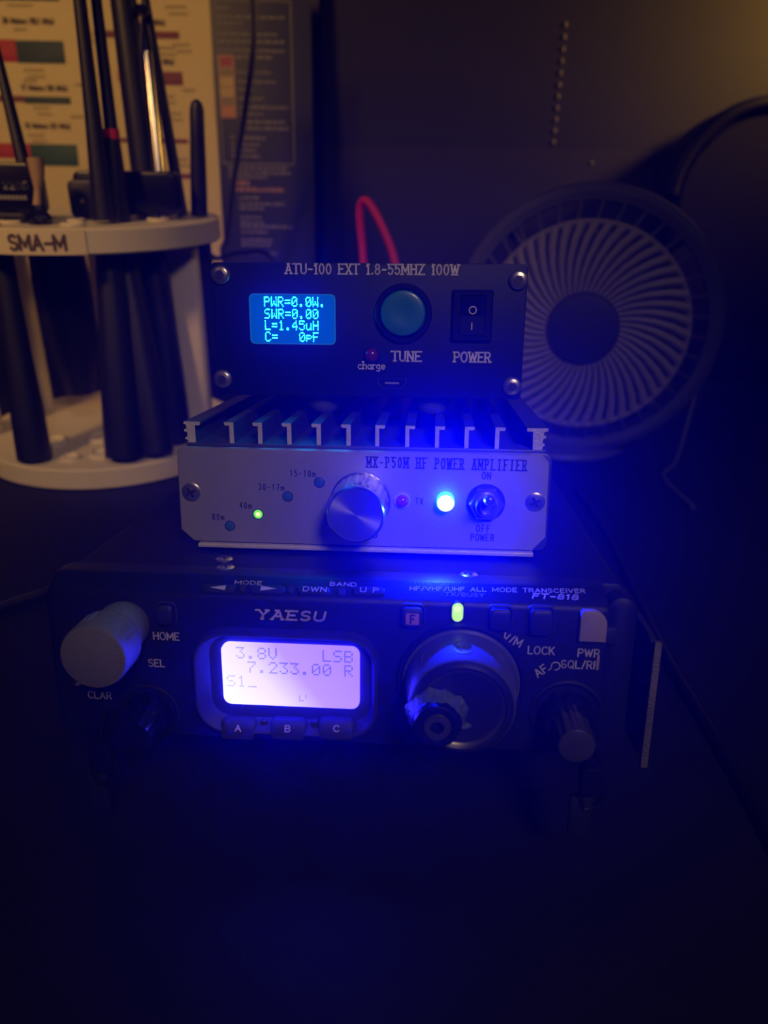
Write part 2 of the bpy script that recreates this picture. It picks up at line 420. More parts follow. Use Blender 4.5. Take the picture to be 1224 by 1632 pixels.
BM = {
 'P': _b('11110 10001 10001 11110 10000 10000 10000'), 'W': _b('10001 10001 10001 10101 10101 11011 10001'),
 'R': _b('11110 10001 10001 11110 10100 10010 10001'), '=': _b('00000 00000 11111 00000 11111 00000 00000'),
 '0': _b('01110 10001 10011 10101 11001 10001 01110'), '.': _b('00000 00000 00000 00000 00000 01100 01100'),
 'S': _b('01111 10000 10000 01110 00001 00001 11110'), 'L': _b('10000 10000 10000 10000 10000 10000 11111'),
 '1': _b('00100 01100 00100 00100 00100 00100 01110'), '4': _b('00010 00110 01010 10010 11111 00010 00010'),
 '5': _b('11111 10000 11110 00001 00001 10001 01110'), 'u': _b('00000 00000 10001 10001 10001 10011 01101'),
 'H': _b('10001 10001 10001 11111 10001 10001 10001'), 'C': _b('01110 10001 10000 10000 10000 10001 01110'),
 'p': _b('00000 00000 11110 10001 11110 10000 10000'), 'F': _b('11111 10000 10000 11110 10000 10000 10000'),
 '3': _b('11111 00010 00100 00010 00001 10001 01110'), '8': _b('01110 10001 10001 01110 10001 10001 01110'),
 'V': _b('10001 10001 10001 10001 10001 01010 00100'), 'B': _b('11110 10001 10001 11110 10001 10001 11110'),
 '7': _b('11111 00001 00010 00100 01000 01000 01000'), '2': _b('01110 10001 00001 00010 00100 01000 11111'),
 '_': _b('00000 00000 00000 00000 00000 00000 11111'),
}
X, Y, Z = Vector((1, 0, 0)), Vector((0, 1, 0)), Vector((0, 0, 1))
def screw(parent, c, axis, r, h, hexhead=False, a0=0.0, dome=.35):
    a, u, v = perp(axis); c = Vector(c)
    s = MB().lathe([(r * 1.0, 0), (r, h * .45), (r * .93, h * .75), (r * .72, h), (0.02, h + dome)], c, axis, 28).build('screw', M['steel'], parent)
    top = c + a * (h + dome * .9)
    q = MB()
    if hexhead:
        q.lathe([(r * .48, 0), (r * .48, .12)], top, axis, 6)
    else:
        for k in range(2):
            an = a0 + k * math.pi / 2
            d = u * math.cos(an) + v * math.sin(an); e = a.cross(d)
            L, w = r * .58, r * .14
            lo = [top + d * sx_ * L + e * sy_ * w - a * .1 for sx_, sy_ in ((-1, -1), (1, -1), (1, 1), (-1, 1))]
            q.loft([lo, [p + a * .16 for p in lo]])
    q.build('drive_recess', M['steeldark'], s)
    return s

# ================================================================== SETTING
tag(MB().add([(-1500, 700, -740), (1500, 700, -740), (1500, 700, 1400), (-1500, 700, 1400), (-1500, 760, -740), (1500, 760, -740), (1500, 760, 1400), (-1500, 760, 1400)],
    [[0, 1, 2, 3], [4, 5, 6, 7], [0, 1, 5, 4], [2, 3, 7, 6], [0, 3, 7, 4], [1, 2, 6, 5]]).build('wall_back', M['wall'], smooth=0), kind='structure')
tag(MB().rbox(-1500, 1500, -1200, 700, -780, -740, 1, .5, 'z').build('floor', M['floor'], smooth=0), kind='structure')
t = thing('desk', (0, 250, -740), 'black matt desk top carrying the whole pile of radio gear', 'desk')
MB().rbox(-620, 620, -260, 695, -28, 0, 6, 1.5, 'z').build('desk_top', M['desk'], t)
for x in (-560, 560):
    for y in (-200, 640):
        MB().rbox(x - 25, x + 25, y - 25, y + 25, -740, -28, 3, 1, 'z').build('leg', M['desk'], t)

MB().rbox(-430, -52, 549, 600, -.5, 68, 2, 1, 'y').build('rear_riser', M['desk'], t)

# black upright board behind the fan, with a column of pale slots
t = thing('upright_board', (210, 605, 0), 'black upright board behind the fan with a vertical row of small pale slots', 'board')
MB().rbox(-50, 470, 600, 612, 0, 330, 2, 1, 'y').build('board_panel', M['backpanel'], t)
MB().rbox(-50, 470, 597, 600, 0, 157, 2, .8, 'y').build('lower_panel', M['backpanel'], t)
for i in range(11):
    z = 234 - i * 7.15
    MB().rbox(117.3, 119.1, 599.2, 600.4, z - 1.7, z + 1.4, .7, .2, 'y', n=3).build('slot', M['vent'], t)
MB().lathe([(1.1, 0), (1.0, .5), (.5, .8)], (147, 597, 149), (0, -1, 0), 12).build('rivet', M['vent'], t)

# ================================================================== WALL CHART
t = thing('wall_chart', (-200, 560, 92), 'printed band chart with pale left page and navy side column behind the antennas', 'chart')
t.location = (-.200, .5546, .0683); t.rotation_euler = (math.radians(-5), 0, 0)      # leans back against the board
MB().rbox(-420, -117.5, 560, 563, 92, 330, 1, .3, 'y').build('pale_page', M['paper'], t)
side = MB().rbox(-117.5, -53, 560, 563, 92, 330, 1, .3, 'y').build('navy_column', M['navy'], t)
YB = 559.6
def flat(mb, x0, x1, z0, z1, y=YB, mi=0): return mb.add([(x0, y, z0), (x1, y, z0), (x1, y, z1), (x0, y, z1)], [[0, 1, 2, 3]], mi)
def bar(cells):
    mb = MB()
    for i, (x0, x1, z0, z1, m) in enumerate(cells):
        mb.rbox(x0, x1, YB - .1, YB + .3, z0, z1, .2, .05, 'y', mi=i, n=2)
    return mb.build('band_bar', [M[c[4]] for c in cells], t)
bar([(-300, -246, 227.5, 240.2, 'chartred'), (-246, -214.7, 227, 239.8, 'chartteal')])
bar([(-300, -245, 204.2, 207.9, 'chartmaroon'), (-245, -214.4, 203.4, 207.6, 'chartteal')])
bar([(-300, -246, 170, 179.2, 'chartred'), (-246, -214, 165.6, 179, 'chartgreen')])
bar([(-187, -138.6, 242.2, 246.2, 'chartmaroon')])
bar([(-181, -178, 217, 223.8, 'chartred')])
bar([(-156, -138.3, 215.7, 223.4, 'chartmaroon')])
bar([(-184.5, -137.7, 181, 183.6, 'chartmaroon')])
bar([(-166, -137.3, 159, 162.2, 'chartmaroon')])
bar([(-300, -214, 262, 276, 'chartteal')])
cap_ = MB()
for s_, x, z, al in (('30 Meters (10.1 MHz)', -219.5, 249.2, 'r'), ('17 Meters (18 MHz)', -216, 211.2, 'r'), ('15 Meters (21 MHz)', -217, 188.6, 'r'),
                     ('2 Meters (144 MHz)', -147.5, 249.6, 'r'), ('1.25 Meters (222 MHz)', -143.5, 227.6, 'r')):
    cap_.text(s_, (x, YB, z), X, Z, 3.0, .75, .76, align=al)
cap_.build('bar_captions', M['chartink'], t, smooth=0)
tag(cap_ and t.children[-1], None)
fp = MB()
for (x, z, n) in [(-246, 245, 4), (-243, 222, 6), (-205, 243, 5), (-240, 200, 5), (-246, 183.5, 5), (-210, 214, 3), (-205, 180, 3), (-174, 260, 7), (-160, 236, 8), (-178, 211, 5), (-158, 208, 6),
                  (-174, 190, 6), (-152, 198, 5), (-152, 170, 6), (-143, 238, 5), (-146, 259, 6), (-139, 212, 4), (-216, 195, 4), (-250, 262, 8), (-244, 216, 4)]:
    for k in range(n):
        flat(fp, x + k * 2.3, x + k * 2.3 + 1.6, z, z + 1.7)
        if n > 4: flat(fp, x + 2 + k * 2.1, x + 2 + k * 2.1 + 1.4, z - 3.6, z - 2.0)
fp.build('small_print', M['chartfaint'], t, smooth=0)
bx = MB()
for (x0, x1, z0, z1) in ((-114.5, -65.3, 263.6, 264.4), (-66.1, -65.2, 169, 264), (-114.8, -66, 168.6, 169.5), (-115.0, -114.2, 169, 264)):
    flat(bx, x0, x1, z0, z1)
bx.build('box_outline', M['charttext'], side, smooth=0)
sp = MB()
def para(x0, z, x1, h=1.9):
    x = x0
    while x < x1:
        w = random.uniform(1.6, 4.6); w = min(w, x1 - x)
        flat(sp, x, x + w, z, z + h * random.uniform(.75, 1)); x += w + .9
for z, x1 in ((259, -106), (254, -70), (250.6, -97), (244.5, -75), (240.4, -70), (235.3, -70), (231.6, -78)): para(-113, z, x1)
for z, x1 in ((223, -80), (217.5, -77), (213, -92), (207.5, -85), (202.6, -69), (198.6, -86), (193.8, -71), (190, -69)): para(-101.5, z, x1)
for z, x1 in ((184, -85), (180, -89), (176.4, -91), (172.8, -89)):
    flat(sp, -108, -106.6, z, z + 2.4); para(-104, z, x1)
for z, x1 in ((165.5, -70), (162.5, -68), (159.8, -85)): para(-111, z, x1)
for z, x1 in ((146.6, -90), (142.8, -73), (139.8, -88), (134, -90), (130.6, -88), (128, -68), (124.4, -86), (119, -82), (116, -84), (110, -80)): para(-104.5, z, x1)
sp.build('column_print', M['charttext'], side, smooth=0)
gd = sp = MB()
for z, x0, x1, h in ((155.3, -109, -97, 3.4), (151.4, -109, -73, 2.8)): para(x0, z, x1, h)
gd.build('gold_heading', M['chartgold'], side, smooth=0)
key = MB().rbox(-114.2, -103.6, 559.3, 560.2, 196.5, 233.8, 1.2, .2, 'y').build('colour_key', M['swfr'], side)
for z0, z1, m in ((227, 232.6, 'swred'), (221.5, 225.6, 'swolive'), (215.5, 220.6, 'swyel'), (209.5, 214.5, 'swyel'), (204.6, 208.4, 'swolive'), (197.5, 203.4, 'swor')):
    q = MB(); flat(q, -113, -104.8, z0, z1, 559.25); q.build('swatch', M[m], key, smooth=0) if False else None
q = MB()
for i, (z0, z1) in enumerate(((227, 232.6), (221.5, 225.6), (215.5, 220.6), (209.5, 214.5), (204.6, 208.4), (197.5, 203.4))):
    flat(q, -113, -104.8, z0, z1, 559.22, i)
kk = q.build('colour_key_cells', [M[c] for c in ('swred', 'swolive', 'swyel', 'swyel', 'swolive', 'swor')], side, smooth=0)

# ================================================================== ANTENNA STAND
SCX, SCY = -156.5, 404.5
t = thing('antenna_stand', (SCX, SCY, 0), 'white round two-tier antenna stand on the desk with an SMA-M label on its rim', 'stand')
def disc(name, r, z0, z1, holes):
    mb = MB().lathe([(r - .8, z0), (r, z0 + .8), (r, z1 - .8), (r - .8, z1), (0.01, z1)], (SCX, SCY, 0), Z, 96)
    return mb.build(name, M['white'], t)
disc('base_plate', 69.5, 0, 10.9, [])
tp = disc('top_plate', 68.5, 111.2, 122.2, [])
for px_, py_ in ((-104, 393), (-137, 459), (-211, 433), (-219, 385), (-165, 446)):
    MB().rbox(px_ - 7.5, px_ + 7.5, py_ - 5, py_ + 5, 10.4, 111.7, 3, .5, 'z').build('post', M['white'], t)
sk = MB()
for (x, y, r) in ((-172, 360, 4.6), (-141, 352, 4.6), (-190, 368, 4.6), (-112, 384, 4.6), (-120, 445, 4.6), (-148, 372, 4), (-175, 346, 3.4)):
    a_ = [Vector((x + r * math.cos(i * math.pi / 12), y + r * math.sin(i * math.pi / 12), 122.9)) for i in range(25)]
    MB().tube(a_, .9, 6).build('socket_ring', M['white'], tp)
bs = MB()
for (x, y, r) in ((-146, 356, 6.5), (-131, 390, 7), (-178, 372, 8), (-155, 380, 8), (-135, 400, 8), (-160, 350, 5)):
    MB().lathe([(r, 10.8), (r, 12.5), (r - 1.5, 13), (r - 2, 11.2)], (x, y, 0), Z, 24).build('socket_boss', M['white'], t)
lb = MB(); n_ = 24; a0, a1 = math.radians(-124), math.radians(-69)
inner, outer = [], []
for i in range(n_ + 1):
    a = a0 + (a1 - a0) * i / n_
    for lst, rr in ((inner, 68.4), (outer, 69.1)): lst.append((SCX + rr * math.cos(a), SCY + rr * math.sin(a)))
lb.loft([[(p[0], p[1], 111.6) for p in outer + inner[::-1]], [(p[0], p[1], 121.8) for p in outer + inner[::-1]]])
lab = lb.build('rim_label', M['labelw'], tp)
tx = MB()
def rimtext(s, a_start, h, zb, rr):
    """lettering wrapped round the rim"""
    m2 = MB().text(s, (0, 0, 0), X, Z, h, h * .25, .92, gap=.25)
    for f in m2.f:
        tx.add([(SCX + rr * math.cos(a_start + m2.v[i].x / rr), SCY + rr * math.sin(a_start + m2.v[i].x / rr), zb + m2.v[i].z) for i in f], [[0, 1, 2, 3]])
rimtext('SMA-M', math.atan2(336.5 - SCY, -162.9 - SCX), 5.7, 113.7, 69.25)
tx.build('label_lettering', M['brown'], lab, smooth=0)

# ------------------------------------------------------------------ antennas in the stand
def antenna(name, pts, radii, m, label, extra=None, cat='antenna'):
    base = Vector(pts[0])
    t = thing(name, base, label, cat)
    MB().tube(pts, radii, 14).build('whip', m, t)
    if extra: extra(t)
    return t
def lin(a, b, n): a, b = Vector(a), Vector(b); return [a + (b - a) * i / n for i in range(n + 1)]
# tall thin whip leaning left, standing in the lower plate
def ex1(t):
    MB().tube(lin((-132.0, 349, 13.6), (-131.2, 364, 109.5), 3), [9.5, 9, 7.4, 6.0], 18).build('grip', M['matblack'], t)
antenna('whip_antenna', lin((-131.2, 365, 123.4), (-131.3, 375, 247), 6), [5.2, 4.4, 3.6, 3.1, 2.8, 2.6, 2.3], M['matblack'], 'slender black whip antenna with thick lower grip, just left of the red-ringed whip', ex1)
def ex2(t):
    MB().tube(lin((-126.2, 375, 157.5), (-126.1, 375, 161.5), 1), 3.5, 16).build('red_ring', M['redrub'], t)
    MB().tube(lin((-117, 354.4, 14.0), (-127, 373, 109.3), 3), [8.5, 8.5, 7.5, 6.2], 18).build('grip', M['matblack'], t)
antenna('whip_antenna', lin((-128, 374, 123.4), (-126.1, 375, 163), 4)[:-1] + lin((-126.1, 375, 161), (-127.4, 383, 247), 5), [6.0, 5.4, 4.8, 4.0] + [3.0, 2.7, 2.5, 2.3, 2.2, 2.0], M['matblack'], 'black whip antenna with a small red ring above its grip', ex2)
antenna('rubber_antenna', lin((-121.5, 405, 122.9), (-126.6, 415, 252), 5), [7.2, 7.0, 6.7, 6.3, 5.8, 5.2], M['matblack'], 'thick black tapered antenna just left of the chrome telescopic rod')
t = thing('telescopic_antenna', (-110.4, 388, 122.2), 'chrome telescopic antenna with a flared tip, beside the thick black antenna', 'antenna')
A_, B_ = Vector((-110.4, 388, 122.5)), Vector((-116, 409, 212.2))
d_ = B_ - A_
MB().tube(lin(A_, A_ + d_ * .80, 4), [3.2, 3.2, 3.1, 3.0, 2.9], 16).build('rod', M['chrome'], t)
MB().tube([A_ + d_ * .8, A_ + d_ * .83, A_ + d_ * .86, A_ + d_ * .89, A_ + d_ * .92, A_ + d_ * .955], [2.9, 2.5, 2.4, 1.9, 1.7, .9], 16).build('sections', M['chrome'], t)
MB().lathe([(.7, -2), (.9, 0), (3.9, 3.0), (4.1, 3.6), (3.6, 4.2), (.1, 4.6)], A_ + d_ * .955, d_, 24).build('tip', M['chrome'], t)
antenna('thin_antenna', lin((-107, 411, 122.6), (-116.5, 417, 220), 3), [3.0, 2.7, 2.4, 2.0], M['matblack'], 'thin black antenna right behind the chrome telescopic rod')
def ex3(t):
    MB().tube(lin((-96.6, 408, 52), (-96.8, 406, 111), 2), [5.0, 5.0, 4.4], 16).build('lower_sleeve', M['matblack'], t)
antenna('stubby_antenna', lin((-96.8, 405, 123.2), (-93.6, 405, 171), 4) + [(-93.4, 405, 174), (-93.3, 405, 175.4)], [4.2, 4.1, 3.9, 3.6, 3.4, 2.5, .6], M['matblack'], 'short black round-tipped antenna alone at the right edge of the stand', ex3)
t = thing('folding_antenna', (-170, 366, 122.2), 'black box-bodied antenna with pale print, lying at the far left of the stand', 'antenna')
MB().rbox(-214, -158.6, 359, 373, 126, 147.3, 3, 1, 'y').build('body', M['black'], t)
MB().tube(lin((-164.6, 366, 147), (-171.5, 374, 196), 4), [3.0, 2.7, 2.4, 2.1, 1.7], 12).build('whip', M['matblack'], t)
MB().rbox(-186, -164, 358, 374, 122.2, 126.5, 2, .5, 'z').build('foot', M['matblack'], t)
q = MB().text('2205', (-161.4, 358.85, 136.6), X, Z, 3.0, .55, 1.15, align='r')
for k in range(9): q.add([(-178.5 + k * 1.8, 358.85, 132.2), (-177.1 + k * 1.8, 358.85, 132.2), (-177.1 + k * 1.8, 358.85, 134), (-178.5 + k * 1.8, 358.85, 134)], [[0, 1, 2, 3]])
q.build('print', M['charttext'], t, smooth=0)
t = thing('flat_antenna', (-128, 386, 122.2), 'wide black block antenna lying across the stand behind the thick whip grips', 'antenna')
MB().rbox(-151, -102, 384, 397, 124.5, 144, 4, 1.2, 'y').build('body', M['black'], t)
MB().rbox(-152.5, -139, 380, 388, 123, 140, 3, 1, 'y').build('joint', M['matblack'], t)
MB().rbox(-145, -130, 384, 396, 122.2, 125.5, 2, .5, 'z').build('foot', M['matblack'], t)
MB().lathe([(1.1, 0), (.9, .5), (.2, .7)], (-146, 380, 131), (0, -1, 0), 12).build('rivet', M['steel'], t)
t = thing('screw_connector', (-157.2, 356, 122.2), 'small black threaded connector with an amber stem, above the SMA-M label', 'connector')
MB().lathe([(2.8, .2), (5.2, .4), (5.5, 1.4), (5.2, 3.3), (4.1, 4.8), (2.8, 6.4), (2.4, 8.2)], (-157.2, 356, 122.2), Z, 6).build('nut', M['black'], t)
MB().tube(lin((-157.2, 356, 130), (-156.6, 358, 137), 2) + [Vector((-156.0, 359, 143)), Vector((-156.2, 360, 149))], [2.0, 1.6, 1.5, 3.1, 3.7], 14).build('stem', M['wood'], t)
MB().tube([(-157.2 + 4.3 * math.cos(a * math.pi / 8), 356 + 4.3 * math.sin(a * math.pi / 8), 124.3) for a in range(17)], .5, 6).build('thread_ring', M['steel'], t)
# antennas whose bodies hang in the lower tier
antenna('rubber_antenna', lin((-177, 347, 12.3), (-178.5, 358, 110), 4), [8.5, 8.0, 6.5, 5.5, 5.0], M['matblack'], 'black antenna body in the lower tier at the left edge, standing on the base plate')
antenna('rubber_antenna', lin((-168.5, 396, 32), (-169.5, 396, 111.1), 4), [8.0, 12.0, 14.0, 14.5, 13.5], M['matblack'], 'broad black antenna body hanging in the middle of the lower tier')
antenna('rubber_antenna', lin((-113, 376, 12.5), (-117, 384, 110), 4), [8.5, 8.5, 8, 7.5, 7], M['matblack'], 'black antenna body in the lower tier beside the right post')

# ================================================================== FAN
FC = Vector((105, 402, 72.2))
t = thing('desk_fan', (104, 418, 0), 'grey round desk fan with swirl-ribbed grille standing behind the stacked units', 'fan')
fa = Vector((-.26, -1, .06)).normalized(); fu = Vector((1, -.26, 0)).normalized(); fv = fa.cross(fu).normalized() * -1
if fv.z < 0: fv = -fv
def fp_(r, a, d): return FC + fa * d + fu * (r * math.cos(a)) + fv * (r * math.sin(a))
MB().lathe([(69, -16), (70.5, -12), (70.5, 0), (69.5, 3), (66, 5), (62, 4.5), (61.5, 2), (62.5, -14), (66, -17), (69, -16)], FC, fa, 96, cap=False).build('outer_ring', M['fanring'], t)
MB().lathe([(18.5, 10), (18.8, 15), (17.5, 17.4), (14, 18.2), (0.05, 18.6)], FC, fa, 48).build('hub_cap', M['fanhub'], t)
MB().tube([fp_(52, i * math.pi / 36, 11) for i in range(73)], 1.5, 8).build('grille_ring', M['fan'], t)
NR = 48
for i in range(NR):
    a = 2 * math.pi * i / NR
    pts = [fp_(r, a + .010 * (52 - r) * 1.0, d) for r, d in ((17.5, 14.5), (26, 14.3), (35, 13.6), (44, 12.6), (52, 11))]
    MB().tube(pts, [.95, 1.35, 1.75, 2.1, 2.4], 8).build('grille_rib', M['fan'], t)
for i in range(36):
    a = 2 * math.pi * i / 36
    MB().tube([fp_(52, a, 11), fp_(57, a - .02, 8.5), fp_(62.5, a - .04, 3)], 1.0, 6).build('rim_rib', M['fanring'], t)
for i in range(5):
    a = 2 * math.pi * i / 5 + .3; mb = MB(); lo = []
    for r, w, tw in ((13, .34, .5), (25, .42, .45), (38, .44, .38), (48, .40, .3)):
        lo.append([fp_(r, a - w, -3 - 9 * tw), fp_(r, a, -3 + 1.5), fp_(r, a + w, -3 + 9 * tw), fp_(r, a + w, -4.5 + 9 * tw), fp_(r, a, -4.5 + 1.5 - 1), fp_(r, a - w, -4.5 - 9 * tw)])
    mb.loft(lo).build('blade', M['fanblade'], t)
MB().lathe([(16, -14), (16, 2), (12, 6), (.05, 7)], FC, fa, 32).build('motor', M['fanhub'], t)
for i in range(4):
    a = math.pi / 4 + i * math.pi / 2
    MB().tube([fp_(14, a, -14), fp_(40, a, -15), fp_(65, a, -13)], 2.0, 8).build('rear_spoke', M['fanring'], t)
MB().tube([(105, 424, 4), (105, 428, 12), (105, 432, 34), (105, 426, 58), (105, 418, 71)], [9, 7, 6, 6, 5], 14).build('stem', M['fanring'], t)
MB().lathe([(40, 0), (41, 2), (40, 4), (34, 6), (9, 8)], (104, 424, 0), Z, 48).build('base', M['fanring'], t)

# black round-topped case at right edge
t = thing('hard_case', (262, 560, 0), 'black round-topped case with a thick raised rim at the right edge beyond the fan', 'case')
def dome(rx, rz, y, n=40):
    cx, cz = 254, 131
    return [(cx - rx, y, 0)] + [(cx - rx * math.cos(math.pi * i / n), y, cz + rz * math.sin(math.pi * i / n)) for i in range(n + 1)] + [(cx + rx, y, 0)]
MB().loft([dome(58, 52, 566), dome(62, 56, 562), dome(62, 56, 590), dome(58, 52, 594)]).build('shell', M['casem'], t)
MB().tube([p for p in dome(60, 56, 556)[1:-1]], 5.0, 12).build('rim', M['matblack'], t)
MB().loft([dome(53, 48, 553.5), dome(56, 51, 556), dome(56, 51, 564)]).build('lid', M['casem'], t)

# ================================================================== CABLES
def cable(name, pts, r, m, label, n=12):
    P = bez(pts, n)
    return tag(MB().tube(P, r, 10).build(name, m, org=P[0]), label, 'cable')
cable('red_cable', [(4.6, 332, 55), (6.5, 345, 88), (2.8, 352, 110), (-4.5, 357, 126.5), (-10.5, 360, 134.2), (-13.4, 362, 129.5), (-11.8, 360, 111.5), (-9.5, 352, 84), (-8, 335, 55)], 1.9, M['redcable'], 'red insulated cable looping up behind the top unit')
cable('black_cable', [(-78, 500, 246), (-79.7, 500, 208.6), (-87.1, 500, 173.5), (-96.6, 500, 135.8), (-103.6, 500, 103), (-106, 498, 93), (-97, 492, 60), (-80, 480, 2.0), (-40, 470, 1.8)], 1.8, M['matblack'], 'thin black cable hanging in front of the navy chart column')
cable('black_cable', [(-109, 480, 95), (-106, 480, 93), (-90, 478, 97), (-70, 474, 93), (-60, 470, 50), (-52, 462, 1.8)], 1.5, M['matblack'], 'short black cable end curving out behind the right post of the stand')
cable('power_cable', [(-150, 215, 1.6), (-139, 230, 1.6), (-124.6, 245.5, 1.6), (-112.8, 285, 1.6), (-92, 325, 1.6), (-70, 362, 1.6)], 1.6, M['dial'], 'black cable lying along the desk left of the radio')
cable('power_cable', [(96, 100, 1.9), (98.2, 132, 1.9), (98, 170, 1.9), (96.9, 206, 1.9), (99, 250, 1.9), (101, 300, 1.9), (98, 345, 1.9)], 1.9, M['black'], 'black cable lying along the desk right of the radio')
cable('fan_cable', [(177, 402, 54), (174, 404, 38), (168, 394, 18), (160, 380, 3), (148, 362, 1.4), (150, 325, 1.4)], 1.3, M['fanring'], 'thin cable hanging at the right side of the fan')

# ================================================================== RADIO TRANSCEIVER
t = radio = thing('radio_transceiver', (0, 80, -38), 'black compact radio transceiver with lit lavender screen and big dial, lowest of the pile', 'radio', stack=True)
MB().rbox(-66, 64, 8, 165, -36, 3, 2.5, 1, 'y').build('case', M['radiotop'], t)
# front panel: profile in y,z swept along x with softened ends
prof = [(10, -37), (2, -37), (.4, -36.2), (0, -35), (0, -1.0), (.25, -.1), (.8, .4), (4.6, 2.92), (5.3, 3.15), (10, 3.2)]
def pl(x, k):
    cy_, cz_ = 10, -17
    return [(x, cy_ + (p[0] - cy_) * k, cz_ + (p[1] - cz_) * (1 - (1 - k) * .5)) for p in prof]
fpn = MB().loft([pl(-69.5, .55), pl(-69, .75), pl(-67.5, .93), pl(-65, 1), pl(57.6, 1), pl(58.6, .97), pl(58.9, .86)]).build('front_panel', M['radio'], t)
MB().rbox(58.6, 66.4, 3.5, 14, -36, 1.6, 5, 2.2, 'y', n=6).build('corner_guard', M['radio'], t)
MB().rbox(58.2, 61.5, 2.2, 6, -9.5, -5.5, .8, .4, 'y').build('side_latch', M['key'], t)
rail = MB().rbox(69.2, 70.7, .6, 60, -38.5, -8, 6, .3, 'x').build('side_rail', M['rubber'], t)
MB().rbox(69.1, 70.7, -.2, 1.2, -39, -7.5, .3, .15, 'y').build('edge_strip', M['edge'], rail)
for y_ in (15, 48): MB().rbox(63.5, 69.4, y_ - 4, y_ + 4, -26, -18, 1, .3, 'x').build('rail_spacer', M['matblack'], rail)
# display
bz = MB()
def rl(x0, x1, z0, z1, r, y): return [(p[0], y, p[1]) for p in rrect(x0, x1, z0, z1, r, 8)]
bz.loft([rl(-33.6, 8.8, -33.2, -7.5, 7.5, .4), rl(-33.5, 8.7, -33.1, -7.6, 7.4, -2.6), rl(-33.3, 8.5, -32.9, -7.8, 7.2, -3.2), rl(-32.9, 8.1, -32.5, -8.2, 6.9, -3.3), rl(-32.6, 7.8, -32.2, -8.5, 6.8, -3.1),
         rl(-30.4, 6.9, -30.2, -9.6, 5.0, -.1), rl(-27.2, 4.2, -26.6, -11.0, 2, -.05)], False, False)
bezel = bz.build('display_bezel', M['bezel'], t)
lcd = MB().loft([rl(-27.3, 4.3, -26.5, -11.1, 1.9, .0), rl(-27.3, 4.3, -26.5, -11.1, 1.9, -1.0), rl(-27.1, 4.1, -26.3, -11.3, 1.8, -1.15)]).build('screen', M['lcd'], t, org=(-11.5, 0, -18.9))
lt = MB(); pw_, ph_ = .395, .41; xs0, zs0 = -26.9, -11.9
def lcdput(col, ch, z): lt.bitmap(ch, (-26.3 + col * 2.47, z), .40, .42, -1.19, 0, 0)
for col, ch in ((1, '3'), (2, '.'), (3, '8'), (4, 'V'), (9, 'L'), (10, 'S'), (11, 'B')): lcdput(col, ch, -11.8)
for col, ch in ((2, '7'), (3, '.'), (4, '2'), (5, '3'), (6, '3'), (7, '.'), (8, '0'), (9, '0'), (11, 'R')): lcdput(col, ch, -15.3)
for col, ch in ((0, 'S'), (1, '1'), (2, '_')): lcdput(col, ch, -19.0)
lt.bitmap('L', (-9.6, -23.4), .22, .22, -1.19); lt.bitmap('1', (-8.4, -23.2), .16, .12, -1.19)
lt.build('screen_characters', M['lcdtext'], lcd, org=(-11.5, 0, -18.9), smooth=0)
# key helpers
def face_key(x0, x1, z0, z1, m='key', r=1.0, y=-1.9, name='key'):
    mb = MB()
    mb.loft([rl(x0 - .6, x1 + .6, z0 - .6, z1 + .6, r + .5, .2), rl(x0 - .6, x1 + .6, z0 - .6, z1 + .6, r + .5, -.35), rl(x0 - .3, x1 + .3, z0 - .3, z1 + .3, r + .2, -.45), rl(x0 - .15, x1 + .15, z0 - .15, z1 + .15, r, -.1)], False, False, 0)
    mb.loft([rl(x0, x1, z0, z1, r, .1), rl(x0, x1, z0, z1, r, y + .5), rl(x0 + .12, x1 - .12, z0 + .12, z1 - .3, r, y + .2), rl(x0 + .4, x1 - .4, z0 + .4, z1 - .9, r, y)], True, True, 1)
    return mb.build(name, [M['rubber'], M[m]], t)
for (x0, x1), ch, xc, zt in (((-28.1, -19.6), 'A', -23.7, -33.0), ((-16.4, -7.8), 'B', -12.1, -32.5), ((-5.1, 3.4), 'C', -.8, -31.9)):
    zt += 1.2
    zt_, zb_ = zt + 1.7, zt - 3.0
    k = MB().loft([rl(x0, x1, zb_, zt_, 1.4, -.2), rl(x0, x1, zb_, zt_, 1.4, -2.0), rl(x0 + .25, x1 - .25, zb_ + .25, zt_ - .7, 1.3, -2.8), rl(x0 + .5, x1 - .5, zb_ + .6, zt_ - 2.4, 1.0, -3.5)]).build('soft_key', M['bezel'], t)
    MB().text(ch, (xc, -3.42, zt - .35), X, Vector((0, .36, .93)), 1.35, .3, 1.3, align='c').build('lettering', M['inklogo'], k, smooth=0)
    if ch != 'C':
        x2 = x1 + .7
        MB().rbox(x2, x2 + 1.9, -1.7, .2, zb_ + .6, zt_ - .2, .8, .4, 'y').build('key_divider', M['bezel'], t)
home = face_key(-41.4, -37.8, -7.0, -2.3)
fk = face_key(13.6, 18.3, -5.4, -.8)
bd = MB().rbox(14.6, 17.5, -2.02, -1.8, -4.5, -1.8, .3, .05, 'y').build('badge', M['keyF'], fk)
MB().text('F', (16.1, -2.06, -4.1), X, Z, 1.9, .42, .8, align='c').build('lettering', M['inkb'], bd, smooth=0)
face_key(32.9, 37.5, -5.3, -.4)
face_key(41.6, 46.5, -6.2, -.2)
# power key, one corner rounded off
pk = MB()
def pkl(i, y):
    x0, x1, z0, z1 = 52.4 + i, 58.3 - i, -7.5 + i, -.1 - i
    out = [(x0, z0), (x1, z0), (x1, z1 - 3.6)] + [(x1 - 3.4 + 3.4 * math.cos(a * math.pi / 16), z1 - 3.6 + 3.6 * math.sin(a * math.pi / 16)) for a in range(1, 9)] + [(x0 + .6, z1), (x0, z1 - .6)]
    return [(p[0], y, p[1]) for p in out]
pk.loft([pkl(0, .1), pkl(0, -.9), pkl(.2, -1.2), pkl(.6, -1.35)]).build('power_key', M['pwr'], t)
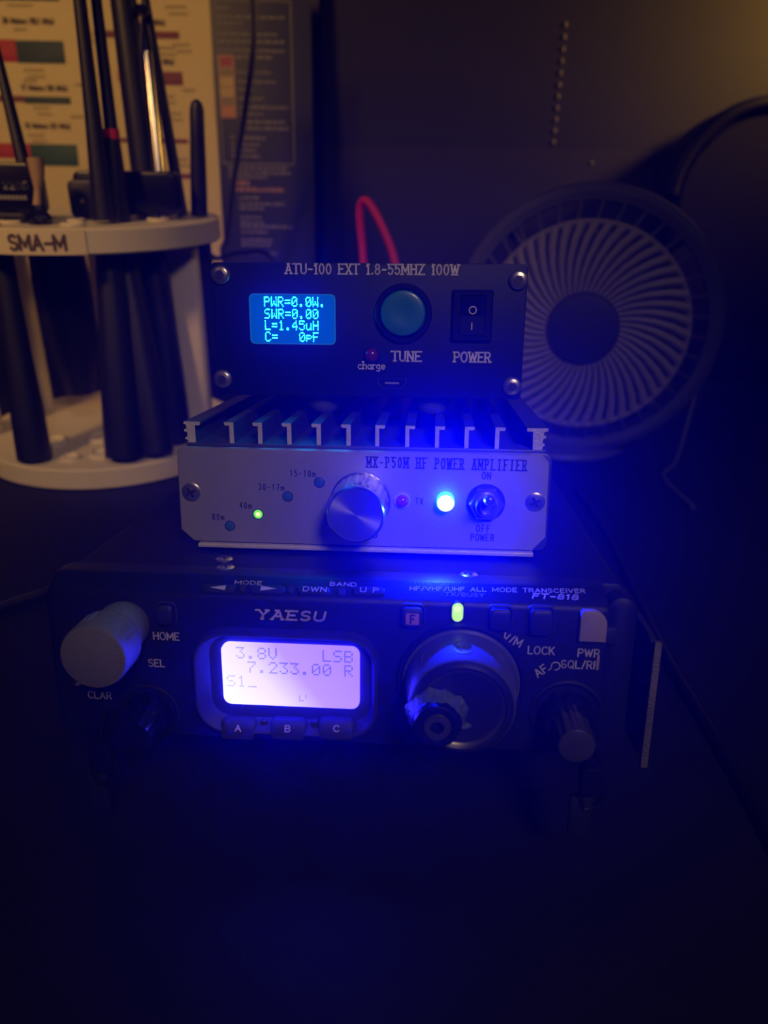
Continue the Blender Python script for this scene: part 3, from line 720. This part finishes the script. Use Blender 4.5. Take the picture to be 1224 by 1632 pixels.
# busy lamp
bl = MB().loft([rl(24.4, 27.4, -4.2, .7, 1.45, .2), rl(24.4, 27.4, -4.2, .7, 1.45, -.5), rl(24.6, 27.2, -4.0, .5, 1.3, -.6), rl(24.7, 27.1, -3.9, .4, 1.25, -.4)], False, False).build('lamp_collar', M['black'], t)
il = MB().loft([rl(24.7, 27.1, -3.9, .4, 1.2, -.1), rl(24.7, 27.1, -3.9, .4, 1.2, -.7), rl(24.95, 26.85, -3.6, .15, 1.0, -1.05)]).build('busy_indicator', M['busy'], t)
tag(il, 'lit yellow-green lamp')
MB().loft([rl(25.1, 26.5, -1.4, -.1, .6, -1.0), rl(25.1, 26.5, -1.4, -.1, .6, -1.1)]).build('lamp_core', M['busyhot'], il)
# chamfer keys and print
cn = Vector((0, -.552, .834)); cv = Vector((0, .834, .552))
def cpt(x, s, h=0.0): return Vector((x, .8, .40)) + cv * s + cn * h      # s = distance up the sloped edge
def slope_key(x0, x1, s0):
    def lp(i, h): return [cpt(p[0], p[1], h) for p in rrect(x0 + i, x1 - i, s0 + i, s0 + 2.3 - i, 1.1, 6)]
    return MB().loft([lp(0, -.3), lp(0, .45), lp(.25, .75), lp(.7, .85)]).build('mode_key', M['key'], t)
ks = [slope_key(-31.6, -23.8, -.4), slope_key(-20.6, -12.6, -.2), slope_key(-10.0, -2.6, .0), slope_key(2.4, 9.8, .3)]
for k, xs_ in ((0, -1), (1, 1)):
    xc = -27.8 if k == 0 else -16.4
    sb_ = .75 + .2 * k
    MB().add([cpt(xc - xs_ * 1.7, sb_ + .65, .95), cpt(xc - xs_ * 1.7, sb_ - .65, .95), cpt(xc + xs_ * 1.9, sb_, .95)], [[0, 1, 2]]).build('arrow', M['ink'], ks[k], smooth=0)
MB().text('DWN', cpt(-5.9, .6, .95), X, cv, 1.15, .2, 1.55, align='c').build('lettering', M['ink'], ks[2], smooth=0)
MB().text('UP', cpt(6.3, .9, .95), X, cv, 1.15, .2, 1.6, gap=.9, align='c').build('lettering', M['ink'], ks[3], smooth=0)
for xa in (-22.2, -11.3, .0):
    MB().loft([[cpt(p[0], p[1], -.2) for p in rrect(xa - .8, xa + .8, .0, 2.3, .7, 4)], [cpt(p[0], p[1], .6) for p in rrect(xa - .65, xa + .65, .2, 2.2, .6, 4)]]).build('key_divider', M['bezel'], t)
sm = MB()
sm.text('MODE', cpt(-21.4, 2.45, .08), X, cv, .95, .18, 1.75, align='c')
sm.text('BAND', cpt(.2, 2.9, .08), X, cv, .95, .18, 1.75, align='c')
sm.text('HF/VHF/UHF ALL MODE TRANSCEIVER', cpt(34.6, 2.75, .08), X + cv * .022, cv, 1.0, .17, 1.45, align='c')
sm.text('FT-818', cpt(47.2, 1.35, .08), X, cv, 1.2, .3, 1.8, slant=.3, align='c')
sm.build('model_lettering', M['ink'], t, smooth=0)
MB().text('TX/BUSY', cpt(27.4, 1.2, .08), X, cv, .9, .16, 1.6, align='c').build('lettering', M['inkdim'], t, smooth=0)
YF = -.06
MB().text('YAESU', (-11.4, YF, -5.2), X, Z, 2.1, .46, 1.55, gap=.34, serif=True, slant=.25, align='c').build('logo_lettering', M['inklogo'], t, smooth=0)
pt = MB()
for s_, x, z, h in (('HOME', -40.2, -11.3, 1.75), ('SEL', -43.0, -18.2, 1.75), ('CLAR', -57.4, -27.2, 1.75), ('LOCK', 44.7, -11.3, 1.8), ('PWR', 55.1, -11.5, 1.8), ('SQL/RF', 53.4, -14.4, 1.8)):
    pt.text(s_, (x, YF, z), X, Z, h, .3, .92, align='c')
ca, sa = math.cos(math.radians(-22)), math.sin(math.radians(-22))
pt.text('V/M', (35.9, YF, -8.2), (ca, 0, sa), (-sa, 0, ca), 1.9, .3, .9)
ca, sa = math.cos(math.radians(38)), math.sin(math.radians(38))
pt.text('AF', (44.4, YF, -17.0), (ca, 0, sa), (-sa, 0, ca), 1.9, .3, .95)
for p in ([(46.6, -15.2), (47.2, -14.6)], [(48.9, -13.9), (49.6, -13.8)]):
    pt.tube([(p[0][0], YF, p[0][1]), (p[1][0], YF, p[1][1])], .14, 4)
pt.tube([(48.1 + .95 * math.cos(a), YF, -14.1 + .95 * math.sin(a)) for a in [math.radians(200 - 300 * i / 14) for i in range(15)]], .14, 4)
pt.build('panel_lettering', M['ink'], t, smooth=0)
# beige strip paints a warm glare onto the panel edge
MB().rbox(56.9, 57.5, -.3, .2, -14.6, -10.9, .2, .1, 'y').build('edge_glare', M['pwr'], t)
# main dial
DC = Vector((27.2, 0, -18.9))
dl = MB().lathe([(13.2, .2), (13.2, -1.2), (12.7, -1.6), (12.5, -2.4), (11.4, -10.6), (10.9, -11.2)], DC, Y, 96).build('tuning_dial', M['flank'], t)
MB().lathe([(10.95, -11.1), (10.6, -11.6), (9.9, -12.2), (9.4, -12.2), (8.9, -11.7), (8.5, -11.5), (.02, -11.5)], DC, Y, 96, cap=False).build('dial_front', M['dial'], dl)
MB().lathe([(9.0, -11.74), (8.95, -11.95), (8.3, -11.62), (8.2, -11.5)], DC, Y, 96, cap=False).build('dial_inner_rim', M['rim'], dl)
MB().lathe([(14.2, .15), (14.6, -.4), (14.0, -1.2), (13.5, -.9)], DC, Y, 96, cap=False).build('dial_collar', M['radio'], t)
for i in range(9):
    a = math.pi / 2 + (i - 4) * math.radians(40)
    e_r = Vector((math.cos(a), 0, math.sin(a))); e_t = Vector((-math.sin(a), 0, math.cos(a)))
    def dp(s_, w_, h_):
        y_ = -6.9 - s_
        rad = 12.5 - (abs(y_) - 2.4) * (1.1 / 8.2) + h_
        return DC + e_r * rad + Y * y_ + e_t * w_
    cap_pts = [(p[1], p[0]) for p in rrect(-1.9, 1.9, -2.5, 2.5, 1.7, 6)]
    def sag(w_): return -(w_ * w_) / 24.0
    MB().loft([[dp(p[0], p[1], sag(p[1]) - .2) for p in cap_pts], [dp(p[0], p[1], sag(p[1]) + .16) for p in cap_pts], [dp(p[0] * .93, p[1] * .93, sag(p[1]) + .18) for p in cap_pts], [dp(p[0] * .86, p[1] * .86, sag(p[1]) + .03) for p in cap_pts]]).build('grip_dimple', M['flank'], dl)
FK = Vector((21.9, 0, -20.0))
fkn = MB().lathe([(5.0, -11.4), (5.0, -16.6), (4.7, -17.4), (4.3, -17.6), (3.4, -17.6), (3.0, -17.4), (2.8, -17.5), (2.3, -17.8), (1.4, -17.8), (1.2, -17.2), (1.1, -16.0), (.02, -15.8)], FK, Y, 48).build('finger_knob', M['black'], dl)
MB().lathe([(2.9, -17.5), (2.6, -18.0), (1.5, -18.0), (1.35, -17.7)], FK, Y, 40, cap=False).build('socket_ring', M['rim'], fkn)
tp_ = MB(); lo = []
for k, (dr, yy) in enumerate(((.12, -16.2), (.45, -14.6), (.9, -13.0), (1.5, -12.0), (.8, -11.6))):
    lo.append([])
    for i in range(96):
        a = 2 * math.pi * i / 96
        w_ = .5 * math.sin(2 * a + .6 + k * .3) + .3 * math.sin(5 * a + 1.7 * k) + .22 * math.sin(11 * a + 2.1 * k) + .14 * math.sin(23 * a + k)
        lo[-1].append(FK + Vector((math.cos(a), 0, math.sin(a))) * (5.0 + dr * (.75 + .55 * w_)) + Y * (yy + .35 * math.sin(7 * a + 2 * k) + .2 * math.sin(17 * a + k)))
tp_.loft(lo, False, False)
for (a, L) in ((-.42, 2.6), (-1.75, 2.4), (-2.1, 2.2)):
    d = Vector((math.cos(a), 0, math.sin(a))); e = Vector((-math.sin(a), 0, math.cos(a)))
    tp_.loft([[FK + d * 5.2 + e * w_ + Y * yy for w_, yy in ((-1.0, -12.4), (1.0, -12.0), (.8, -11.7), (-.8, -11.7))], [FK + d * (5.2 + L * .6) + e * w_ + Y * yy for w_, yy in ((-.5, -12.5), (.9, -12.1), (.8, -11.7), (-.5, -11.7))], [FK + d * (5.2 + L) + e * (w_ + .4) + Y * yy for w_, yy in ((-.2, -12.0), (.3, -11.9), (.2, -11.6), (-.2, -11.6))]])
tag(tp_.build('torn_tape', M['tape'], fkn), 'torn bluish tape wrapped round the finger knob')
# side knobs
def side_knob(c, name, r1, r2, h1, h2, mi, rec):
    c = Vector(c)
    MB().lathe([(rec + .9, .1), (rec + .9, -.5), (rec + .3, -.7), (rec - .2, -.3), (rec - .8, .1)], c, Y, 48, cap=False).build('knob_recess', M['radio'], t)
    n_ = 48; lo = []
    for rr, yy, kn in ((r1, 0, 1), (r1, -h1 + .6, 1), (r1 - .3, -h1, 0)):
        lo.append([c + Vector((math.cos(2 * math.pi * i / n_), 0, math.sin(2 * math.pi * i / n_))) * (rr - (.35 if (i // 2) % 2 and kn else 0)) + Y * yy for i in range(n_)])
    k = MB().loft(lo).build(name, M['black'], t)
    lo = []
    for rr, yy, kn in ((r2, -h1 + .1, 1), (r2, -h2 + .7, 1), (r2 - .2, -h2 + .2, 0), (r2 - .6, -h2, 0)):
        lo.append([c + Vector((math.cos(2 * math.pi * i / n_), 0, math.sin(2 * math.pi * i / n_))) * (rr - (.3 if (i // 2) % 2 and kn else 0)) + Y * yy for i in range(n_)])
    MB().loft(lo).build('inner_knob', M[mi], k)
side_knob((-45.6, 0, -30.2), 'select_knob', 5.6, 4.6, 5, 11.5, 'black', 6.6)
side_knob((51.3, 0, -25.6), 'volume_knob', 5.9, 4.0, 6, 13.5, 'rim', 7.4)
MB().rbox(-60, -51, -.6, .3, -37.5, -30.2, 1.5, .3, 'y').build('microphone_socket', M['black'], t)
MB().tube([(-62.2, -1.6, -22.6), (-61.2, -2.4, -22.3), (-60.2, -1.8, -22.0)], .6, 8).build('strap_stud', M['steel'], t)
for c in ((28.6, 10.0, 3), (-28.4, 9.6, 3), (-30.3, 15.4, 3)): screw(t, c, Z, 2.1, .5, a0=.4, dome=.35)
# wire stand that lifts the front, and rear feet
bail = [(-54, 30, -36.2), (-54, 35, -46), (-53, 40, -56.4), (-50, 40.6, -56.8), (50, 40.6, -58.7), (53, 40, -58.3), (54, 35, -46), (54, 30, -36.2)]
MB().tube(bail, 1.1, 8).build('wire_stand', M['matblack'], t)
for x in (-52, 52): MB().lathe([(5, 0), (5, 1.6), (4, 2.1)], (x, 150, -36), -Z, 24).build('foot', M['rubber'], t)

# strap clips hanging from the radio's front corners
def clip(x, label, sgn):
    t2 = thing('strap_clip', (x, -9, -43), label, 'clip', stack=True)
    lug = MB().tube([(x - 1.5, -2.4, -29.5), (x - 1, -7.5, -30.5), (x, -9, -32), (x + 1.6, -7.5, -33), (x + 1.6, -2.4, -32)], .7, 8).build('ring', M['black'], t2)
    MB().rbox(x - 2.6, x + 2.6, -11, -7.2, -40, -32.5, 1.6, .6, 'y').build('swivel', M['black'], t2)
    MB().tube([(x + 2.2, -9, -37), (x + 3.0, -9.4, -40), (x + 1.5, -9.6, -43), (x - 1.2, -9.6, -43.4), (x - 2.4, -9.4, -40)], .8, 8).build('hook', M['black'], t2)
    MB().rbox(x - 4.2, x + .6, -9.9, -8.2, -51.0, -40.6, .5, .2, 'y').build('webbing', M['matblack'], t2)
clip(56, 'black strap clip hanging below the right volume knob of the radio', 1)
clip(-53.5, 'black strap clip hanging below the left select knob of the radio', -1)

# grey cap over the front antenna socket
CX, CZ = -49.4, -7.6
t = thing('socket_cap', (CX, 0, CZ), 'grey two-step plastic cap plugged on the front antenna socket at the radio\'s upper left', 'cap', stack=True)
MB().lathe([(5.4, .3), (5.9, -1.8), (6.0, -7.4), (5.6, -8.2)], (CX, 0, CZ), Y, 48).build('collar', M['cap'], t)
cp = MB().lathe([(5.6, -7.2), (6.9, -8.4), (7.2, -9.2), (7.2, -16.2), (6.9, -17.0), (6.6, -17.2), (.02, -17.2)], (CX, 0, CZ), Y, 56).build('cap_body', M['cap'], t)
dots = MB()
for i in range(40):
    a = 2 * math.pi * i / 40
    dots.lathe([(.13, 0), (.1, -.06)], (CX + 6.0 * math.cos(a), -17.2, CZ + 6.0 * math.sin(a)), Y, 6)
dots.build('stitch_marks', M['inkb'], cp)
q = MB()
for a_, w_ in ((1.95, .22), (1.62, .3), (1.28, .24), (.9, .34), (.55, .2)):
    for k in range(2):
        aa = a_ + (k - .5) * w_
        q.tube([(CX + 7.22 * math.cos(aa), -10.0, CZ + 7.22 * math.sin(aa)), (CX + 7.22 * math.cos(aa), -14.5, CZ + 7.22 * math.sin(aa))], .16, 4)
    q.tube([(CX + 7.24 * math.cos(a_ + (j / 5 - .5) * w_), -10 - 4.5 * (a_ > 1.3), CZ + 7.24 * math.sin(a_ + (j / 5 - .5) * w_)) for j in range(6)], .16, 4)
q.build('moulded_ridges', M['cap'], cp)

# ================================================================== AMPLIFIER
AY = 21.0
t = amp = thing('power_amplifier', (2.5, 75, 3.2), 'silver-faced power amplifier with finned heatsink and bright blue lamp, middle of the pile', 'amplifier', stack=True)
panel_poly = [(-42.3, 27.9), (-41.9, 28.9), (-40.9, 29.4), (45.2, 29.4), (46.9, 27.6), (47.3, 9.2), (44.3, 5.8), (-39.4, 5.7), (-42.5, 8.6)]
pp = MB()
cx_, cz_ = 2.4, 17.5
def inset(k): return [(cx_ + (p[0] - cx_) * (1 - k / 45), cz_ + (p[1] - cz_) * (1 - k / 12)) for p in panel_poly]
pp.loft([[(p[0], AY + .25, p[1]) for p in panel_poly], [(p[0], AY + 1.5, p[1]) for p in panel_poly]], False, True)
pp.loft([[(p[0], AY + .25, p[1]) for p in panel_poly], [(p[0], AY, p[1]) for p in inset(.18)]], False, True)
pan = pp.build('front_panel', M['alu'], t, org=(2.4, AY, 17.5))
MB().rbox(-40.6, 47.9, AY + 1.5, AY + 110, 5.2, 29.6, 2.0, .5, 'y').build('chassis', M['anod'], t)
MB().rbox(-38.4, 44.6, AY - .3, AY + 108, 4.2, 5.2, .3, .15, 'y').build('bottom_cover', M['aluraw'], t)
for x in (-30, 38):
    for y in (AY + 8, AY + 95): MB().lathe([(4, 3.15), (4, 4.3)], (x, y, 0), Z, 20).build('pad', M['rubber'], t)
hs = MB().rbox(-40.4, 46.2, AY + 2.0, AY + 110, 27.8, 30.2, .3, .2, 'y').build('heatsink', M['anod'], t)
FY0, FY1, FT = AY + 2.4, AY + 110, 35.3
def fin(poly): MB().prism(poly, FY0, FY1, 0, 1).build('fin', [M['anod'], M['aluraw']], hs, smooth=20)
for x in (-31.0, -24.0, -16.9, -9.7, -2.5):
    fin([(x, FT), (x, FT - .55), (x + .25, FT - .8), (x + 1.25, FT - .8), (x + 1.25, 29.6), (x + 2.3, 29.6), (x + 2.3, FT)])
for x in (5.7, 12.9, 20.0, 27.0, 34.2):
    fin([(x, FT), (x, 29.6), (x + .95, 29.6), (x + .95, FT - .8), (x + 2.05, FT - .8), (x + 2.3, FT - .55), (x + 2.3, FT)])
fin([(-40.9, FT), (-41.0, FT - .6), (-40.4, FT - .75), (-40.3, FT - 1.7), (-40.9, FT - 1.9), (-40.9, FT - 2.4), (-40.2, FT - 2.5), (-40.2, FT - 3.7), (-40.8, FT - 3.9), (-40.8, FT - 4.3), (-40.1, FT - 4.5), (-40.1, 29.6), (-38.2, 29.6), (-38.2, FT - .9), (-37.2, FT - .9), (-36.9, FT - .6), (-36.9, FT)])
fin([(41.6, FT), (41.6, FT - .8), (43.0, FT - .8), (43.2, 29.6), (45.4, 29.6), (45.4, FT - 4.4), (45.9, FT - 4.1), (45.9, FT - 3.7), (45.3, FT - 3.5), (45.5, FT - 2.5), (46.1, FT - 2.3), (46.1, FT - 1.8), (45.5, FT - 1.6), (45.7, FT - .8), (46.5, FT - .7), (46.5, FT)])
for c in ((-39.3, AY, 18.3), (44.2, AY, 18.0)): screw(pan, c, -Y, 2.35, .35, a0=.5, dome=.25)
for (x, z, lit) in ((-30.1, 9.9, 0), (-22.9, 13.1, 1), (-15.4, 17.8, 0), (-7.6, 21.5, 0)):
    l_ = MB().lathe([(1.35, .05), (1.35, -.06), (1.12, -.06)], (x, AY, z), Y, 24, cap=False).build('lamp_hole', M['steeldark'], pan)
    b_ = MB().lathe([(1.12, .1), (1.12, -.06), (.9, -.16), (.02, -.2)], (x, AY, z), Y, 24).build('band_indicator', M['ledgreen' if lit else 'ledoff'], t)
    if lit:
        tag(b_, 'lit green lamp')
        MB().lathe([(.62, -.1), (.55, -.24), (.02, -.3)], (x, AY, z), Y, 20).build('lamp_core', M['ledgreenc'], b_)
txl = MB().lathe([(1.95, .1), (1.95, -.5), (1.6, -.6), (1.45, -.4)], (12.5, AY, 17.5), Y, 32, cap=False).build('lamp_collar', M['ledring'], t)
MB().lathe([(1.5, .1), (1.5, -.8), (1.3, -1.3), (.8, -1.7), (.02, -1.85)], (12.5, AY, 17.5), Y, 32).build('transmit_lamp', M['ledred'], t)
pl_ = MB().lathe([(2.15, .1), (2.15, -2.4), (1.9, -3.2), (1.3, -3.8), (.6, -4.1), (.02, -4.15)], (22.9, AY, 17.9), Y, 32).build('power_lamp', M['ledblue'], t, org=(22.9, AY, 17.9))
tag(pl_, 'glaring blue-white lamp')
MB().lathe([(2.0, -3.0), (1.92, -3.24), (1.32, -3.86), (.6, -4.16), (.02, -4.2)], (22.9, AY, 17.9), Y, 32, cap=False).build('lamp_core', M['ledbluec'], pl_)
ll = lamp('power_lamp_light', 'SPOT', (0, -.0049, 0), LED_POWER, (0.002, 0.008, 1.0), size=.0006, spot=150, blend=.5)
ll.parent = pl_; ll.rotation_euler = (math.radians(-90), 0, 0)
# selector knob with fluted flank and spun face
KC = Vector((2.5, AY, 17.3))
nk = 96; lo = []
for rr, yy, kn in ((7.2, -.4, 0), (7.2, -1.2, 0), (6.95, -1.3, 1), (6.75, -10.6, 1), (6.6, -11.0, 0), (6.65, -11.4, 0), (6.6, -12.6, 0), (6.3, -13.1, 0), (6.1, -13.1, 0)):
    lo.append([KC + Vector((math.cos(2 * math.pi * i / nk), 0, math.sin(2 * math.pi * i / nk))) * (rr - (.16 if (i % 4) == 0 and kn else 0)) + Y * yy for i in range(nk)])
kb = MB().loft(lo, True, False).build('selector_knob', M['knurl'], t, smooth=25)
MB().lathe([(6.1, -13.1), (5.95, -12.95), (.02, -12.9)], KC, Y, 72, cap=False).build('knob_face', M['spun'], kb, org=KC + Vector((0, -12.9, 0)))
# toggle switch
TC = Vector((32.5, AY, 17.6))
tg = MB().lathe([(4.6, .05), (4.6, -.5), (4.4, -.7), (2.5, -.7)], TC, Y, 40, cap=False).build('toggle_switch', M['steeldark'], t)
MB().lathe([(4.0, -.6), (4.15, -.9), (4.15, -2.2), (3.7, -2.6), (2.6, -2.6)], TC, Y, 6, cap=False).build('hex_nut', M['steel'], tg, smooth=20)
MB().lathe([(2.7, -.6), (2.7, -4.0), (2.4, -4.6), (1.7, -4.6), (1.5, -4.0), (1.2, -3.6), (.02, -3.6)], TC, Y, 32).build('bushing', M['steel'], tg)
lv = Vector((0, -1, .32)).normalized()
MB().lathe([(.75, 3.2), (.85, 5), (1.15, 9.5), (1.35, 11.6), (1.2, 12.6), (.7, 13.2), (.02, 13.4)], TC, lv, 24).build('lever', M['steel'], tg)
al = MB(); YP = AY - .05
al.text('MX-P50M HF POWER AMPLIFIER', (3.7, YP, 25.6), X, Z, 2.45, .3, .45, serif=True, mono=.60)
for s_, x, z in (('80m', -31.3, 11.4), ('40m', -24.3, 14.5), ('30-17m', -16.1, 19.3), ('15-10m', -8.3, 22.9)):
    al.text(s_, (x, YP, z), X, Z, 1.5, .2, .62, mono=.74, align='r')
al.text('TX', (15.5, YP, 16.7), X, Z, 1.5, .2, .62, mono=.74)
al.text('ON', (32.4, YP, 23.3), X, Z, 1.7, .24, .62, mono=.72, align='c')
al.text('OFF', (32.2, YP, 10.2), X, Z, 1.7, .24, .62, mono=.72, align='c')
al.text('POWER', (32.1, YP, 7.9), X, Z, 1.7, .24, .62, mono=.72, align='c')
al.text('BAND', (6.7, YP, 7.9), X, Z, 1.7, .24, .62, mono=.72, align='r')
al.build('panel_lettering', M['inkb'], pan, smooth=0)

# ================================================================== ANTENNA TUNER
UY = 37.0
t = tun = thing('antenna_tuner', (2.5, 80, 35.3), 'black antenna tuner with glowing cyan screen and teal button, topmost of the pile', 'tuner', stack=True)
MB().rbox(-35.4, 40.8, UY + 1.6, UY + 85, 40.6, 72.0, 1.6, .5, 'y').build('case', M['atu'], t)
pn = MB().rbox(-36.2, 41.2, UY, UY + 1.7, 40.2, 72.6, 1.2, .25, 'y').build('front_panel', M['atu'], t)
for c in ((-33.8, UY, 69.6), (39.0, UY, 68.9), (-34.5, UY, 44.2), (38.9, UY, 43.5)):
    screw(pn, c, -Y, 2.35, 1.0, hexhead=True, dome=.12)
for x in (-9.6, 19.0):
    for y in (UY + 8, UY + 74):
        MB().lathe([(5.2, 40.4), (5.0, 38.6), (4.2, 36.6), (3.0, 35.5), (.02, 35.4)], (x, y, 0), Z, 32).build('rubber_foot', M['footgrey'], t)
# screen
oc = Vector((-16.1, UY, 59.2))
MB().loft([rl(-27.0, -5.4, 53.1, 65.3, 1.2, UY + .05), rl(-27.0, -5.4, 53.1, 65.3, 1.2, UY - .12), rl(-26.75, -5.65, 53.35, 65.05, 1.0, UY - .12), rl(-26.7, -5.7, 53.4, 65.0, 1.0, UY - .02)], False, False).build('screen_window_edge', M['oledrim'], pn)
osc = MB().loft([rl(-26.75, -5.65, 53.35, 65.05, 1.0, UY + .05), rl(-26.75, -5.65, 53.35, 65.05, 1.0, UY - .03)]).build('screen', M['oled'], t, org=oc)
ot = MB()
for k, s_ in enumerate(('PWR=0.0W.', 'SWR=0.00', 'L=1.45uH', 'C=   0pF')):
    ot.bitmap(s_, (-23.2, 64.6 - k * 2.78 - (.12 if k else 0)), .288, .345, UY - .07, fat=-.065)
ot.build('screen_characters', M['oledtext'], osc, smooth=0)
# tune button
BC = Vector((11.4, UY, 60.9))
MB().lathe([(7.1, .1), (7.1, -.8), (6.7, -1.3), (6.0, -1.3), (5.75, -.9), (5.75, -.1)], BC, Y, 56, cap=False).build('button_ring', M['black'], t)
bt = MB().lathe([(5.5, .1), (5.5, -1.6), (5.2, -2.2), (4.6, -2.45), (2.4, -2.2), (.02, -2.0)], BC, Y, 56).build('tune_button', M['teal'], t)
# rocker switch
MB().loft([rl(23.2, 33.2, 54.2, 66.6, .5, UY + .05), rl(23.2, 33.2, 54.2, 66.6, .5, UY - .5), rl(23.7, 32.7, 54.7, 66.1, .4, UY - 1.3), rl(25.2, 31.4, 55.7, 65.4, .2, UY - 1.3), rl(25.3, 31.3, 55.8, 65.3, .2, UY - .2)], False, False).build('switch_frame', M['black'], t)
rk = MB().add([(25.4, UY + .1, 55.9), (31.2, UY + .1, 55.9), (31.2, UY + .1, 65.2), (25.4, UY + .1, 65.2), (25.4, UY - .95, 55.9), (31.2, UY - .95, 55.9), (31.2, UY - .75, 60.4), (25.4, UY - .75, 60.4), (31.2, UY - 1.9, 65.2), (25.4, UY - 1.9, 65.2)],
    [[0, 1, 2, 3], [0, 1, 5, 4], [4, 5, 6, 7], [7, 6, 8, 9], [9, 8, 2, 3], [1, 2, 8, 6, 5], [0, 3, 9, 7, 4]]).build('rocker', M['black'], t, smooth=0)
mk = MB().tube([(28.3 + .85 * math.cos(i * math.pi / 10), UY - 1.17 - .2 * math.sin(i * math.pi / 10), 61.8 + .85 * math.sin(i * math.pi / 10)) for i in range(21)], .16, 5)
mk.tube([(28.2, UY - .9, 58.9), (28.2, UY - .98, 57.2)], .17, 5)
mk.build('switch_marks', M['inkw'], rk)
# charge lamp, port
MB().lathe([(2.15, .1), (2.15, -.25), (1.75, -.3), (1.7, .05)], (3.6, UY, 50.7), Y, 32, cap=False).build('lamp_collar', M['black'], t)
MB().lathe([(1.7, .1), (1.7, -.5), (1.3, -1.1), (.7, -1.4), (.02, -1.5)], (3.6, UY, 50.7), Y, 32).build('charge_lamp', M['leddark'], t)
up_ = [(5.1, 45.0), (12.5, 45.0), (12.5, 43.9), (11.4, 42.5), (6.2, 42.5), (5.1, 43.9)]
def upl(k, y): return [(8.8 + (p[0] - 8.8) * k, y, 43.8 + (p[1] - 43.8) * k) for p in up_]
prt = MB().loft([upl(1, UY + .05), upl(1, UY - .15), upl(.9, UY - .15), upl(.86, UY - .02)], False, False).build('charging_port', M['key'], t, smooth=0)
MB().loft([upl(.88, UY + .04), upl(.88, UY - .03)]).build('port_opening', M['black'], prt, smooth=0)
MB().rbox(7.0, 10.6, UY - .12, UY, 43.6, 44.1, .1, .03, 'y').build('port_tongue', M['inkdim'], prt)
ul = MB(); YU = UY - .06
ul.text('ATU-100 EXT 1.8-55MHZ 100W', (3.5, YU, 70.05), X, Z, 2.25, .36, .82, gap=.345, serif=True, align='c')
ul.text('TUNE', (12.3, YU, 49.4), X, Z, 2.3, .4, .86, gap=.32, serif=True, align='c')
ul.text('POWER', (28.7, YU, 49.4), X, Z, 2.3, .4, .84, gap=.26, serif=True, align='c')
ul.text('charge', (3.6, YU, 47.3), X, Z, 1.75, .28, .95, gap=.24, serif=True, align='c')
ul.build('panel_lettering', M['inkw'], pn, smooth=0)
